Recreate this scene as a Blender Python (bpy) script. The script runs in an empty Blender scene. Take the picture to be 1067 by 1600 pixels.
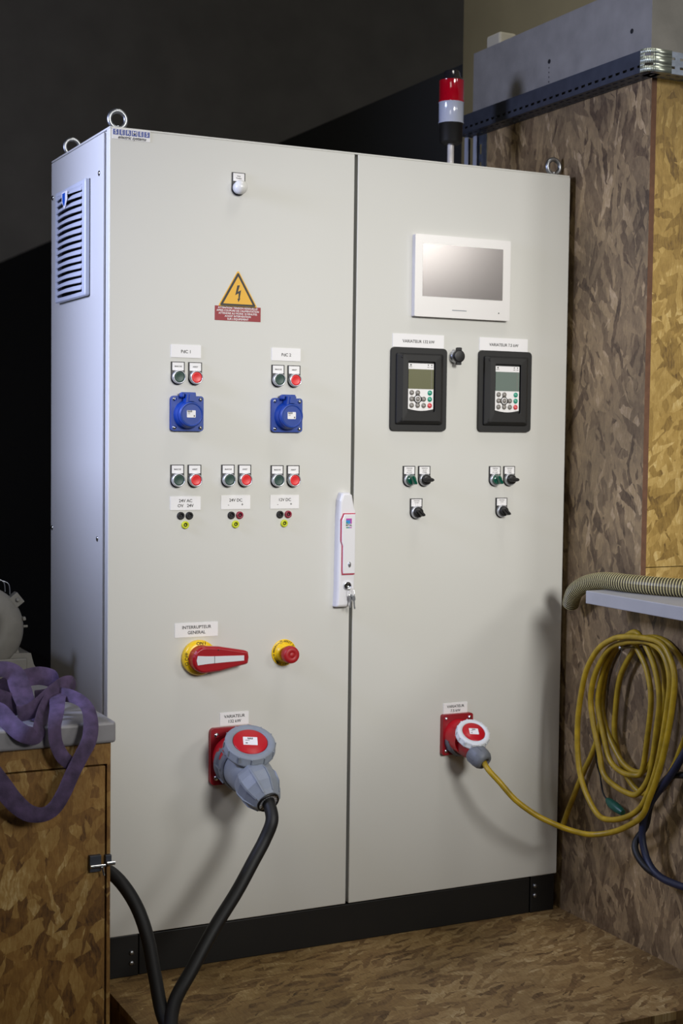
import bpy, math, random
from mathutils import Vector, Matrix
random.seed(7)
SC = bpy.context.scene
COL = SC.collection
PI = math.pi

# ------------------------------------------------------------ camera
cd = bpy.data.cameras.new('camera'); cam = bpy.data.objects.new('camera', cd); COL.objects.link(cam)
cam.location = (-0.958755, -3.086668, 1.215360)
cam.rotation_euler = (1.518766, -0.0123004, -0.4588652)
cd.sensor_fit = 'VERTICAL'; cd.sensor_height = 36.0; cd.sensor_width = 24.0
cd.lens = 36.0 * 2287.718 / 1600.0
cd.clip_start = 0.05; cd.clip_end = 60
cd.dof.use_dof = True; cd.dof.focus_distance = 3.22; cd.dof.aperture_fstop = 4.5
SC.camera = cam
# ------------------------------------------------------------ colour management, world
SC.view_settings.view_transform = 'Standard'; SC.view_settings.look = 'None'
SC.view_settings.gamma = 1.0; SC.view_settings.use_curve_mapping = False
SC.view_settings.exposure = 0.0
w = bpy.data.worlds.new('world'); SC.world = w; w.use_nodes = True
w.node_tree.nodes['Background'].inputs[0].default_value = (0.90, 0.95, 1.0, 1)
w.node_tree.nodes['Background'].inputs[1].default_value = 0.05
# ------------------------------------------------------------ lamps of the hall and an added reflection panel
def area(name, loc, target, sx, sy, power, col):
    l = bpy.data.lights.new(name, 'AREA'); l.shape = 'RECTANGLE'; l.size = sx; l.size_y = sy
    l.energy = power; l.color = col
    o = bpy.data.objects.new(name, l); COL.objects.link(o); o.location = loc
    o.rotation_euler = (Vector(target) - Vector(loc)).to_track_quat('-Z', 'Y').to_euler()
    return o
area('ceiling_lamp', (0.95, -1.0, 4.0), (0.8, -0.3, 0.5), 0.6, 0.6, 13, (1.0, 0.97, 0.90))
area('hall_lamp_left_front', (-1.6, -3.0, 3.4), (0.7, 0, 1.1), 0.9, 0.9, 11, (1.0, 0.98, 0.94))
area('screen_reflection_light', (3.15, -4.8, 2.60), (0.8, 0, 1.5), 1.0, 0.72, 36, (1.0, 0.98, 0.95))  # unseen light panel added for the reflection in the touch screen
area('blue_work_light', (-1.45, -0.05, 1.95), (0.0, 0.1, 1.3), 0.6, 0.5, 53, (0.58, 0.65, 1.0))
sl = bpy.data.lights.new('hall_spotlight', 'SPOT'); sl.energy = 870; sl.color = (1.0, 0.985, 0.945)
sl.shadow_soft_size = 0.6; sl.spot_size = math.radians(30); sl.spot_blend = 1.0
so = bpy.data.objects.new('hall_spotlight', sl); COL.objects.link(so); so.location = (0.75, -5.0, 2.6)
so.rotation_euler = (Vector((0.64, 0, 1.17)) - so.location).to_track_quat('-Z', 'Y').to_euler()

# ------------------------------------------------------------ materials
def lin(h):
    h = h.lstrip('#'); c = [int(h[i:i+2], 16) / 255 for i in (0, 2, 4)]
    return tuple(x / 12.92 if x <= .04045 else ((x + .055) / 1.055) ** 2.4 for x in c) + (1,)
MATS = {}
def mat(name, hexc, rough=0.5, metal=0.0, var=0.0, vscale=20.0, bump=0.0, bscale=200.0, coat=0.0, trans=0.0, emit=0.0, spec=0.5):
    if name in MATS: return MATS[name]
    m = bpy.data.materials.new(name); m.use_nodes = True; nt = m.node_tree; b = nt.nodes['Principled BSDF']
    c = lin(hexc)
    b.inputs['Base Color'].default_value = c; b.inputs['Roughness'].default_value = rough
    b.inputs['Metallic'].default_value = metal; b.inputs['Coat Weight'].default_value = coat
    b.inputs['Transmission Weight'].default_value = trans
    b.inputs['Specular IOR Level'].default_value = spec
    tc = nt.nodes.new('ShaderNodeTexCoord')
    n = nt.nodes.new('ShaderNodeTexNoise'); n.inputs['Scale'].default_value = vscale; n.inputs['Detail'].default_value = 5
    nt.links.new(tc.outputs['Object'], n.inputs['Vector'])
    r = nt.nodes.new('ShaderNodeMapRange'); r.inputs[1].default_value = .3; r.inputs[2].default_value = .7
    r.inputs[3].default_value = 1 - var; r.inputs[4].default_value = 1 + var * .6
    nt.links.new(n.outputs['Fac'], r.inputs[0])
    mx = nt.nodes.new('ShaderNodeVectorMath'); mx.operation = 'SCALE'; mx.inputs[0].default_value = c[:3]
    nt.links.new(r.outputs[0], mx.inputs['Scale']); nt.links.new(mx.outputs[0], b.inputs['Base Color'])
    if bump:
        n2 = nt.nodes.new('ShaderNodeTexNoise'); n2.inputs['Scale'].default_value = bscale
        nt.links.new(tc.outputs['Object'], n2.inputs['Vector'])
        bp = nt.nodes.new('ShaderNodeBump'); bp.inputs['Strength'].default_value = bump; bp.inputs['Distance'].default_value = .001
        nt.links.new(n2.outputs['Fac'], bp.inputs['Height']); nt.links.new(bp.outputs[0], b.inputs['Normal'])
    MATS[name] = m; return m

def osb(name, plane, stops, scale=1.0, rough=0.7, ang0=0.0, seed=0.0, grime=0.35, spread=1.0):
    """oriented strand board: several layers of elongated flakes, the one with the highest random rank on top"""
    m = bpy.data.materials.new(name); m.use_nodes = True; nt = m.node_tree; N = nt.nodes; Lk = nt.links.new
    b = N['Principled BSDF']; b.inputs['Roughness'].default_value = rough
    tc = N.new('ShaderNodeTexCoord'); sp = N.new('ShaderNodeSeparateXYZ'); Lk(tc.outputs['Object'], sp.inputs[0])
    cb = N.new('ShaderNodeCombineXYZ')
    a, c = {'yz': (1, 2), 'xz': (0, 2), 'xy': (0, 1)}[plane]
    Lk(sp.outputs[a], cb.inputs[0]); Lk(sp.outputs[c], cb.inputs[1])
    nz = N.new('ShaderNodeTexNoise'); nz.inputs['Scale'].default_value = 30; nz.inputs['Detail'].default_value = 5
    Lk(cb.outputs[0], nz.inputs['Vector'])
    ds = N.new('ShaderNodeVectorMath'); ds.operation = 'MULTIPLY_ADD'; ds.inputs[1].default_value = (.022, .022, 0)
    Lk(nz.outputs['Color'], ds.inputs[0]); Lk(cb.outputs[0], ds.inputs[2])
    best = None; col = None; hgt = None
    for k, ang in enumerate((0.1, 0.62, -0.5, 1.25, -1.0, 0.3)):
        mp = N.new('ShaderNodeMapping'); mp.vector_type = 'POINT'
        rt = N.new('ShaderNodeVectorRotate'); rt.rotation_type = 'Z_AXIS'; rt.inputs['Angle'].default_value = ang * spread + ang0
        Lk(ds.outputs[0], rt.inputs['Vector'])
        mp.inputs['Location'].default_value = (seed + k * 3.7, seed * 2 + k * 1.3, 0)
        mp.inputs['Scale'].default_value = (44 * scale * (1 + .3 * (k % 3)), 9.5 * scale * (1 + .35 * (k % 2)), 1)
        Lk(rt.outputs[0], mp.inputs['Vector'])
        v = N.new('ShaderNodeTexVoronoi'); v.voronoi_dimensions = '2D'; v.feature = 'F1'
        v.distance = 'CHEBYCHEV' if k % 2 else 'EUCLIDEAN'; v.inputs['Scale'].default_value = 1.0
        Lk(mp.outputs[0], v.inputs['Vector'])
        s = N.new('ShaderNodeSeparateColor'); Lk(v.outputs['Color'], s.inputs[0])
        # fine grain along the flake
        if best is None:
            best, col = s.outputs[0], s.outputs[1]
        else:
            g = N.new('ShaderNodeMath'); g.operation = 'GREATER_THAN'; Lk(s.outputs[0], g.inputs[0]); Lk(best, g.inputs[1])
            mxc = N.new('ShaderNodeMix'); mxc.data_type = 'FLOAT'; Lk(g.outputs[0], mxc.inputs[0]); Lk(col, mxc.inputs[2]); Lk(s.outputs[1], mxc.inputs[3])
            mm = N.new('ShaderNodeMath'); mm.operation = 'MAXIMUM'; Lk(s.outputs[0], mm.inputs[0]); Lk(best, mm.inputs[1])
            best, col = mm.outputs[0], mxc.outputs[0]
    # fibre grain
    gm = N.new('ShaderNodeMapping'); gm.inputs['Scale'].default_value = (260, 40, 1); gm.inputs['Rotation'].default_value = (0, 0, ang0)
    Lk(ds.outputs[0], gm.inputs['Vector'])
    gn = N.new('ShaderNodeTexNoise'); gn.inputs['Scale'].default_value = 1; gn.inputs['Detail'].default_value = 3; Lk(gm.outputs[0], gn.inputs['Vector'])
    ad = N.new('ShaderNodeMath'); ad.operation = 'MULTIPLY_ADD'; ad.inputs[1].default_value = .9; Lk(gn.outputs['Fac'], ad.inputs[0]); Lk(col, ad.inputs[2])
    bl = N.new('ShaderNodeTexNoise'); bl.inputs['Scale'].default_value = 22; bl.inputs['Detail'].default_value = 6; bl.inputs['Roughness'].default_value = .7; Lk(cb.outputs[0], bl.inputs['Vector'])
    a2 = N.new('ShaderNodeMath'); a2.operation = 'MULTIPLY_ADD'; a2.inputs[1].default_value = 1.1; Lk(bl.outputs['Fac'], a2.inputs[0]); Lk(ad.outputs[0], a2.inputs[2])
    sb = N.new('ShaderNodeMapRange'); sb.inputs[1].default_value = .80; sb.inputs[2].default_value = 2.20; Lk(a2.outputs[0], sb.inputs[0])
    rp = N.new('ShaderNodeValToRGB'); Lk(sb.outputs[0], rp.inputs[0]); els = rp.color_ramp.elements
    while len(els) < len(stops): els.new(.5)
    for e, (p, h) in zip(els, stops): e.position = p; e.color = lin(h)
    gr = N.new('ShaderNodeTexNoise'); gr.inputs['Scale'].default_value = 2.6; gr.inputs['Detail'].default_value = 6; Lk(cb.outputs[0], gr.inputs['Vector'])
    mr = N.new('ShaderNodeMapRange'); mr.inputs[1].default_value = .32; mr.inputs[2].default_value = .62; mr.inputs[3].default_value = 1 - grime; mr.inputs[4].default_value = 1.05
    Lk(gr.outputs['Fac'], mr.inputs[0])
    sc = N.new('ShaderNodeVectorMath'); sc.operation = 'SCALE'; Lk(rp.outputs[0], sc.inputs[0]); Lk(mr.outputs[0], sc.inputs['Scale'])
    Lk(sc.outputs[0], b.inputs['Base Color'])
    bp = N.new('ShaderNodeBump'); bp.inputs['Strength'].default_value = .35; bp.inputs['Distance'].default_value = .002
    Lk(sb.outputs[0], bp.inputs['Height']); Lk(bp.outputs[0], b.inputs['Normal'])
    return m

M = dict(
    cab=mat('cabinet_paint', '#cfcec8', .42, bump=.05, bscale=900, var=.015, vscale=3),
    recess=mat('recess_grey', '#8c9096', .5),
    plinth=mat('plinth_black', '#0a0908', .55, var=.1),
    white=mat('label_white', '#eceaea', .5),
    ink=mat('ink_black', '#0e0d0d', .6), inkgrey=mat('ink_grey', '#6c6866', .6), inkred=mat('ink_red', '#b05050', .6),
    blk=mat('black_plastic', '#100f0f', .42), blk2=mat('black_plastic_matt', '#141312', .6),
    zinc=mat('zinc_steel', '#a3a6aa', .36, 1, var=.12, vscale=120, bump=.05, bscale=300),
    chrome=mat('chrome', '#d5d7da', .14, 1),
    ring=mat('matt_chrome_ring', '#c9cbd0', .3, .75),
    green=mat('green_cap', '#21433a', .45), red=mat('red_cap', '#e3252a', .38),
    bulb=mat('white_lamp', '#e0dfda', .25), greenk=mat('green_knob', '#06503c', .15, coat=.5),
    blue=mat('socket_blue', '#083a94', .4, var=.05), dblue=mat('logo_blue', '#3c4f9a', .5),
    cee=mat('cee_red', '#b80a1c', .35), cee2=mat('cee_red_deep', '#8f0f1c', .4),
    ceg=mat('cee_grey', '#858c97', .42, var=.06, vscale=60), ceg2=mat('cee_grey_dark', '#6d7178', .5, var=.1, vscale=60),
    cew=mat('cee_white', '#d9dce0', .35),
    yel=mat('switch_yellow', '#eec416', .35), jack=mat('jack_yellow', '#c8cf18', .4),
    swred=mat('switch_red', '#9e0d1a', .34), mush=mat('mushroom_red', '#a30f16', .5), jackred=mat('jack_red', '#8c1832', .4),
    warn=mat('warning_yellow', '#e6ae22', .5), warnb=mat('warning_black', '#170f08', .5), wred=mat('warning_red', '#90101e', .5),
    bezel=mat('panel_bezel', '#dcd9d6', .32, .15), screen=mat('touch_screen', '#837d7a', .18, .42, spec=1.0), lcd=mat('lcd', '#6b6b4e', .25),
    lcd2=mat('lcd_cool', '#6c7a72', .25),
    keyg=mat('key_grey', '#7a756e', .45), keyt=mat('key_teal', '#159275', .4), keyr=mat('key_red', '#d23a40', .4),
    hand=mat('handle_white', '#e2e1e4', .3), hred=mat('handle_red', '#b8304a', .4),
    mag=mat('logo_magenta', '#b03aa0', .5), cyan=mat('logo_cyan', '#2287cc', .5), lgreen=mat('logo_green', '#2f8f5a', .5),
    rubber=mat('black_rubber', '#101011', .55, var=.1, vscale=90),
    cabyel=mat('yellow_cable', '#aa8c1a', .45, var=.32, vscale=35), cabblue=mat('blue_cable', '#191f36', .5, var=.2),
    vent=mat('vent_grey', '#c6cad4', .4), ventdark=mat('vent_inside', '#20222c', .7), sticker=mat('sticker_blue', '#1551b4', .4),
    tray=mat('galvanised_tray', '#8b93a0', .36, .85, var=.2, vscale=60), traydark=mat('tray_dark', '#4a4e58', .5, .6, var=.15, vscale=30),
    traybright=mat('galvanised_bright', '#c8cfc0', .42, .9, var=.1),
    traylip=mat('galvanised_lip', '#b5bac6', .5, .2),
    concrete=mat('concrete', '#86837d', .85, var=.16, vscale=14, bump=.4, bscale=120),
    beige=mat('beige_wall', '#94875f', .9, var=.1, vscale=5), dark=mat('dark_wall', '#a59f96', .9, var=.12, vscale=3),
    darker=mat('black_curtain', '#383836', .95), lower=mat('dark_floor', '#1e1b18', .8),
    slab=mat('bench_top', '#8f8d90', .5, .1, var=.15, vscale=16, bump=.15, bscale=80), shelf=mat('shelf_grey', '#a9a9aa', .5, .1, var=.08, vscale=12),
    motor=mat('cast_grey', '#5f5c55', .55, var=.15, vscale=30, bump=.3, bscale=150),
    webb=mat('purple_webbing', '#4f3f5e', .8, var=.5, vscale=45, bump=.6, bscale=500),
    hoseA=mat('hose_olive', '#48422f', .45), hoseB=mat('hose_rib', '#cfc48c', .4),
    greenplug=mat('green_connector', '#0b5240', .4), edge=mat('board_edge', '#6b4a36', .8, var=.2, vscale=60),
    bred=mat('beacon_red', '#9c0519', .12, coat=.6), bclear=mat('beacon_clear', '#a9aebd', .15, coat=.5), smoke=mat('beacon_cap', '#1c1b20', .12, coat=.5),
    pole=mat('beacon_pole', '#d8d4d0', .35, .3), chip=mat('pale_block', '#b9b29c', .8),
)
M['osb_wall'] = osb('osb_wall', 'yz', [(0, '#42301a'), (.2, '#6a5438'), (.5, '#87704e'), (.8, '#a3895f'), (1, '#c4a983')], 1.0, .6, .12, 2, .42, .62)
M['osb_yellow'] = osb('osb_yellow', 'xz', [(0, '#64491f'), (.2, '#8e7033'), (.5, '#a88845'), (.8, '#bf9f5b'), (1, '#dac184')], 1.0, .5, .5, 11, .15)
M['osb_floor'] = osb('osb_floor', 'xy', [(0, '#4f3a1c'), (.2, '#745833'), (.5, '#8c6f42'), (.8, '#9f8353'), (1, '#b9a172')], 1.15, .65, 1.2, 5, .3, .5)
M['osb_bench'] = osb('osb_bench', 'xz', [(0, '#4d300f'), (.2, '#744f1f'), (.5, '#91692f'), (.8, '#ab8749'), (1, '#cfb27a')], .8, .6, .1, 23, .3, .8)

# ------------------------------------------------------------ mesh kit
class MB:
    def __init__(s): s.v = []; s.f = []; s.m = []; s.sm = []
    def add(s, verts, faces, mi=0, smooth=False, mx=None):
        n = len(s.v)
        s.v += [tuple(mx @ Vector(p)) if mx is not None else tuple(p) for p in verts]
        for f in faces: s.f.append([i + n for i in f]); s.m.append(mi); s.sm.append(smooth)
    def box(s, x0, x1, y0, y1, z0, z1, mi=0, mx=None):
        s.add([(x0,y0,z0),(x1,y0,z0),(x1,y1,z0),(x0,y1,z0),(x0,y0,z1),(x1,y0,z1),(x1,y1,z1),(x0,y1,z1)],
              [(0,3,2,1),(4,5,6,7),(0,1,5,4),(1,2,6,5),(2,3,7,6),(3,0,4,7)], mi, False, mx)
    def prism(s, pts, d0, d1, mi=0, mx=None, smooth=False):
        """pts (x,z), extruded from depth d0 to d1 in front of the wall (towards -y)"""
        n = len(pts)
        a = sum(pts[i][0]*pts[(i+1)%n][1]-pts[(i+1)%n][0]*pts[i][1] for i in range(n))
        if a < 0: pts = pts[::-1]
        v = [(p[0], -d0, p[1]) for p in pts] + [(p[0], -d1, p[1]) for p in pts]
        s.add(v, [list(range(n))[::-1], list(range(n, 2*n))], mi, False, mx)
        s.add(v, [(i, (i+1)%n, n+(i+1)%n, n+i) for i in range(n)], mi, smooth, mx)
    def lathe(s, prof, mi=0, n=32, mx=None, smooth=True, squash=None):
        """prof [(r, d)] about the local -y axis; mx places it"""
        v = []; f = []
        for r, d in prof:
            for k in range(n):
                a = 2*PI*k/n; v.append((r*math.cos(a), -d, r*math.sin(a)))
        for i in range(len(prof)-1):
            for k in range(n): f.append((i*n+k, i*n+(k+1)%n, (i+1)*n+(k+1)%n, (i+1)*n+k))
        s.add(v, f, mi, smooth, mx)
        for idx, rev in ((0, True), (len(prof)-1, False)):
            if prof[idx][0] > 1e-5:
                ring = list(range(idx*n, idx*n+n)); s.add([v[i] for i in ring], [list(range(n))[::-1] if rev else list(range(n))], mi, False, mx)
    def tube(s, pts, r, mi=0, n=12, sub=6, closed=False, smooth=True, rfun=None, caps=True):
        P = catmull(pts, sub, closed)
        rings = []; N = len(P); up = None; v = []; f = []
        for i, p in enumerate(P):
            t = (P[(i+1) % N] - P[i-1]) if closed else (P[min(i+1, N-1)] - P[max(i-1, 0)])
            t.normalize()
            if up is None: up = t.orthogonal().normalized()
            up = (up - t*up.dot(t)).normalized(); sd = t.cross(up)
            rr = rfun(i/(N-1)) if rfun else r
            for k in range(n):
                a = 2*PI*k/n; v.append(p + (up*math.cos(a) + sd*math.sin(a))*rr)
        M_ = N if closed else N-1
        for i in range(M_):
            j = (i+1) % N
            for k in range(n): f.append((i*n+k, j*n+k, j*n+(k+1)%n, i*n+(k+1)%n)[::-1])
        s.add(v, f, mi, smooth)
        if not closed and caps:
            s.add(v[:n], [list(range(n))], mi); s.add(v[-n:], [list(range(n))[::-1]], mi)
    def text(s, body, size, cx, cz, d, mi=0, mx=None, shear=0.0, spacing=1.0, bold=0.0, wscale=1.0, line=1.0):
        c = bpy.data.curves.new('t', 'FONT'); c.body = body; c.size = size; c.align_x = 'CENTER'; c.align_y = 'CENTER'
        c.shear = shear; c.space_character = spacing; c.offset = bold; c.resolution_u = 3; c.space_line = line
        o = bpy.data.objects.new('t', c); me = bpy.data.meshes.new_from_object(o)
        base = Matrix(((wscale,0,0,cx),(0,0,0,-d),(0,1,0,cz),(0,0,0,1)))
        v = [base @ p.co for p in me.vertices]
        s.add(v, [list(p.vertices) for p in me.polygons], mi, False, mx)
        bpy.data.objects.remove(o); bpy.data.curves.remove(c); bpy.data.meshes.remove(me)
    def obj(s, name, mats, parent=None, origin=(0,0,0), label=None, bevel=0, seg=2, kind=None, solid=0):
        """vertices are relative to origin, a point of the world"""
        me = bpy.data.meshes.new(name); me.from_pydata([tuple(p) for p in s.v], [], s.f)
        if not isinstance(mats, (list, tuple)): mats = [mats]
        for m in mats: me.materials.append(m)
        me.polygons.foreach_set('material_index', s.m); me.polygons.foreach_set('use_smooth', s.sm); me.update()
        o = bpy.data.objects.new(name, me); place(o, origin, parent)
        if solid:
            b = o.modifiers.new('solid', 'SOLIDIFY'); b.thickness = solid; b.offset = 0
        if bevel:
            b = o.modifiers.new('bevel', 'BEVEL'); b.width = bevel; b.segments = seg; b.limit_method = 'ANGLE'; b.angle_limit = math.radians(40)
            b.harden_normals = False
        if label: o['label'] = label
        if kind: o['kind'] = kind
        return o
WORLD = {}
def place(o, origin, parent):
    COL.objects.link(o)
    origin = Vector(origin); WORLD[o.name] = origin
    if parent is not None:
        o.parent = parent; o.location = origin - WORLD[parent.name]
    else: o.location = origin
def thing(name, loc, label, cat, group=None):
    o = bpy.data.objects.new(name, None); o.empty_display_size = .05; place(o, loc, None)
    o['label'] = label; o['category'] = cat
    if group: o['group'] = group
    return o
def tag(o, label, cat, group=None):
    o['label'] = label; o['category'] = cat
    if group: o['group'] = group
    return o
def catmull(pts, sub, closed=False):
    P = [Vector(p) for p in pts]
    if sub <= 1: return P
    out = []; n = len(P)
    for i in range(n if closed else n-1):
        g = (lambda k: P[k % n]) if closed else (lambda k: P[max(0, min(n-1, k))])
        p0, p1, p2, p3 = g(i-1), g(i), g(i+1), g(i+2)
        for j in range(sub):
            t = j/sub
            out.append(.5*((2*p1) + (-p0+p2)*t + (2*p0-5*p1+4*p2-p3)*t*t + (-p0+3*p1-3*p2+p3)*t**3))
    if not closed: out.append(P[-1])
    return out
def rr(cx, cz, w_, h, r, n=5):
    p = []
    for sx, sz, a0 in ((1,1,0),(-1,1,90),(-1,-1,180),(1,-1,270)):
        for k in range(n+1):
            a = math.radians(a0 + 90*k/n); p.append((cx+sx*(w_/2-r)+r*math.cos(a), cz+sz*(h/2-r)+r*math.sin(a)))
    return p
def circ(cx, cz, r, n=32): return [(cx+r*math.cos(2*PI*k/n), cz+r*math.sin(2*PI*k/n)) for k in range(n)]
def T(x, y, z): return Matrix.Translation((x, y, z))
def axisM(pos, direction, spin=0):
    """matrix taking local -y to direction, placed at pos"""
    d = Vector(direction).normalized(); q = Vector((0, -1, 0)).rotation_difference(d)
    return Matrix.Translation(pos) @ q.to_matrix().to_4x4() @ Matrix.Rotation(spin, 4, 'Y')

# ============================================================ THE SETTING
def struct(o): o['kind'] = 'structure'; return o
b = MB(); b.box(-8, 8, -8, 9, -.30, -.20); struct(b.obj('floor', M['lower']))
b = MB(); b.box(-8, 8, 8.4, 8.5, -.2, 6); struct(b.obj('wall_back', M['dark']))
b = MB(); b.box(-7.5, -7.4, -8, 8.4, -.2, 6); struct(b.obj('wall_left', M['dark']))
b = MB(); b.box(-7.5, 6, -8, 8.5, 5.6, 5.7); struct(b.obj('ceiling', M['dark']))
b = MB(); b.box(-.80, -.76, -.15, .13, -.2, 1.43); b.box(-.80, -.76, .13, 1.3, -.2, 2.5); struct(b.obj('shade_panel_left', M['dark']))  # unseen panel added to shade the cabinet's left side
# strand board wall on the right, a panel with its own thickness
b = MB()
b.add([(1.2174,-1.6,-.2),(1.2174,-.295,-.2),(1.2174,.4254,-.2),(1.2174,.4254,2.09),(1.2174,-.295,2.09),(1.2174,-.295,.825),(1.2174,-1.6,.825)],
      [(0,1,2,3,4,5,6)[::-1]])
pts = [(-1.6,-.2),(.4254,-.2),(.4254,2.09),(-.295,2.09),(-.295,.824),(-1.6,.824)]
b = MB(); n = len(pts)
v = [(1.2174, p[0], p[1]) for p in pts] + [(1.2324, p[0], p[1]) for p in pts]
b.add(v, [list(range(n))[::-1], list(range(n, 2*n))], 0)
b.add(v, [(i, (i+1)%n, n+(i+1)%n, n+i) for i in range(n)], 1)
struct(b.obj('wall_right', [M['osb_wall'], M['edge']]))
b = MB(); b.box(1.2325, 2.6, -.290, -.27, .9115, 2.09); b.box(1.2325, 2.6, -.290, -.27, .80, .9095)
struct(b.obj('wall_right_front', M['osb_yellow']))
b = MB(); b.box(1.42, 1.5, -.2, .905, -.2, 5.6); struct(b.obj('wall_rear_right', M['beige']))
b = MB(); b.box(1.44, 1.5, .906, 8.4, -.2, 2.388); struct(b.obj('wall_rear_dark', M['darker']))

# concrete beam on the strand board wall
b = MB(); b.box(1.2174, 2.6, -.29, .507, 2.091, 2.2945)
for (y, z) in ((-.215, 2.185), (.13, 2.19)):
    b.lathe([(.006, 0), (.006, .0006)], 1, 12, axisM((1.2174, y, z), (-1, 0, 0)))
for k in range(4): b.box(1.2168, 1.2174, .129, .132, 2.172-.012*k, 2.176-.012*k, 1)
tag(b.obj('concrete_beam', [M['concrete'], M['ink']], bevel=.004), 'pale grey concrete beam running above the perforated cable tray', 'beam')
b = MB(); b.box(1.235, 1.29, .40, .47, 2.2945, 2.335)
tag(b.obj('pale_block', M['chip'], bevel=.006), 'small pale block lying on top of the concrete beam', 'block')

# platform of strand board
b = MB(); b.box(-.013, 1.2173, -.667, .75, -.018, 0); b.box(0, 1.2173, -.655, -.637, -.2, -.018)
b.box(.0, .018, -.637, .7, -.2, -.018, 0)
tag(b.obj('wooden_platform', M['osb_floor']), 'low platform of golden strand board under the grey electrical cabinet', 'platform')

# ============================================================ CABINET
PZ, H, D, W = .0958, 1.7803, .4724, 1.2
TOP = PZ + H
cab = thing('electrical_cabinet', (.6, D/2, 0), 'tall light grey two-door electrical control cabinet on black plinth', 'cabinet')
b = MB()
b.box(.006, W-.006, .0405, D, PZ+.003, TOP-.003)                   # carcass
b.box(.012, W-.012, .024, .0405, PZ+.006, TOP-.006, 1)             # recessed sealing frame behind the doors
b.obj('body', [M['cab'], M['recess']], cab, bevel=.003)
b = MB(); b.box(.0005, W-.0005, .002, D, TOP-.0045, TOP); b.obj('roof', M['cab'], cab, bevel=.0015)
b = MB(); b.box(.0, .0055, .043, D-.002, PZ+.004, TOP-.006); b.obj('side_panel', M['cab'], cab, bevel=.002)
for y, z in ((.0731, 1.7858), (.4565, 1.785), (.0773, .9787), (.4565, .9805)):
    b = MB(); mx = axisM((0, 0, 0), (-1, 0, 0))
    b.lathe([(.0062, 0), (.0062, .001), (.0045, .0022), (.002, .0024)], 0, 16, mx)
    b.prism(rr(0, 0, .006, .0014, .0003, 1), .0015, .0026, 1, mx)
    b.obj('screw', [M['chrome'], M['ink']], cab, (.0, y, z))
def door(x0, x1):
    b = MB(); b.box(x0, x1, 0, .021, PZ, TOP-.0045)
    return b.obj('door', M['cab'], cab, bevel=.0022, seg=3)
door(0, .5925); door(.6005, W)
b = MB(); b.box(.585, .608, .0235, .03, PZ+.03, TOP-.03); b.obj('door_seal', M['recess'], cab)
# plinth
b = MB()
b.box(.078, 1.122, .006, .03, 0, PZ-.004); b.box(.01, 1.19, D-.03, D-.006, 0, PZ-.004)
b.box(.004, .03, .06, D-.06, 0, PZ-.004); b.box(1.17, 1.196, .06, D-.06, 0, PZ-.004)
for x in (.004, 1.124):
    b.box(x, x+.072, .004, .07, 0, PZ-.001); b.box(x, x+.072, D-.07, D-.004, 0, PZ-.001)
b.obj('plinth', M['plinth'], cab, bevel=.002)
for x, z in ((.0596, .0543), (.0597, .0309), (1.136, .0696), (1.136, .0448)):
    b = MB(); b.lathe([(.0055, 0), (.0055, .003), (.004, .0045), (.0, .0048)], 0, 12); b.obj('plinth_bolt', M['zinc'], cab, (x, .004, z))
# eye bolts
def eye(x, y):
    b = MB()
    R = .0188; r = .0058
    b.tube([(R*math.sin(a), 0, .030+R*math.cos(a)) for a in [2*PI*k/24 for k in range(24)]], r, 0, 12, 2, True)
    b.lathe([(.0125, 0), (.0125, .004), (.009, .006), (.006, .013), (.006, .016)], 0, 20, axisM((0, 0, 0), (0, 0, 1)))
    b.obj('lifting_eye', M['zinc'], cab, (x, y, TOP), 'galvanised steel lifting eye bolt')
for x, y in ((.040, .07), (.040, D-.045), (W-.011, .06), (W-.04, D-.045)): eye(x, y)

# side vent grille (parts of the cabinet's left side)
vy0, vy1, vz0, vz1 = .141, .390, 1.524, 1.785
b = MB()
cyv, czv = (vy0+vy1)/2, (vz0+vz1)/2
mx = axisM((0, 0, 0), (-1, 0, 0))       # local x -> ... facing the left
hw, hh = (vy1-vy0)/2, (vz1-vz0)/2
# frame ring made of four bars
outp = rr(0, 0, 2*hw, 2*hh, .004, 3); inp = rr(0, 0, 2*hw-.046, 2*hh-.020, .001, 3); n = len(outp)
v = [(0, p[0], p[1]) for p in outp] + [(-.0105, p[0], p[1]) for p in outp] + [(-.0125, p[0]*.985, p[1]*.985) for p in outp] + [(-.0125, p[0], p[1]) for p in inp] + [(-.002, p[0], p[1]) for p in inp]
f = []
for L_ in range(4):
    for k in range(n): f.append((L_*n+k, (L_+1)*n+k, (L_+1)*n+(k+1)%n, L_*n+(k+1)%n))
b.add(v, f)
b.box(-.002, 0, -hw, hw, -hh, hh, 1)
vent = b.obj('vent_grille', [M['vent'], M['ventdark']], cab, (0, cyv, czv), 'louvred plastic ventilation grille')
ns = 15; pitch = (2*hh-.02)/ns
for k in range(ns):
    b = MB(); zt = hh-.010-k*pitch; zc0 = zt-pitch*.76
    if k == 0: zc0 = zt-pitch*.9
    n = 10; v = []
    for i in range(n+1):
        t = i/n; y = -hw+.022+(2*hw-.044)*t; bow = .0105*math.sin(PI*t)
        v += [(-.0105-.55*bow, y, zt-.0), (-.0165-bow, y, zc0+.002), (-.0155-bow, y, zc0), (-.004, y, zt-pitch*.25)]
    f = []
    for i in range(n):
        for j in range(4): f.append((i*4+j, i*4+(j+1)%4, (i+1)*4+(j+1)%4, (i+1)*4+j))
    f += [(0,3,2,1), (n*4, n*4+1, n*4+2, n*4+3)]
    b.add(v, f); b.obj('louvre', M['vent'], vent, (0, cyv, czv))
b = MB()
mxs = axisM((0, 0, 0), (-1, 0, 0))
b.prism([(-.022,.018),(.022,.018),(.022,-.002),(.004,-.02),(-.004,-.02),(-.022,-.002)], 0, .0008, 0, mxs)
b.prism([(-.016,.015),(.006,.015),(.006,-.002),(.001,-.014),(-.006,-.014),(-.016,-.002)], .0008, .0012, 1, mxs)
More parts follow.
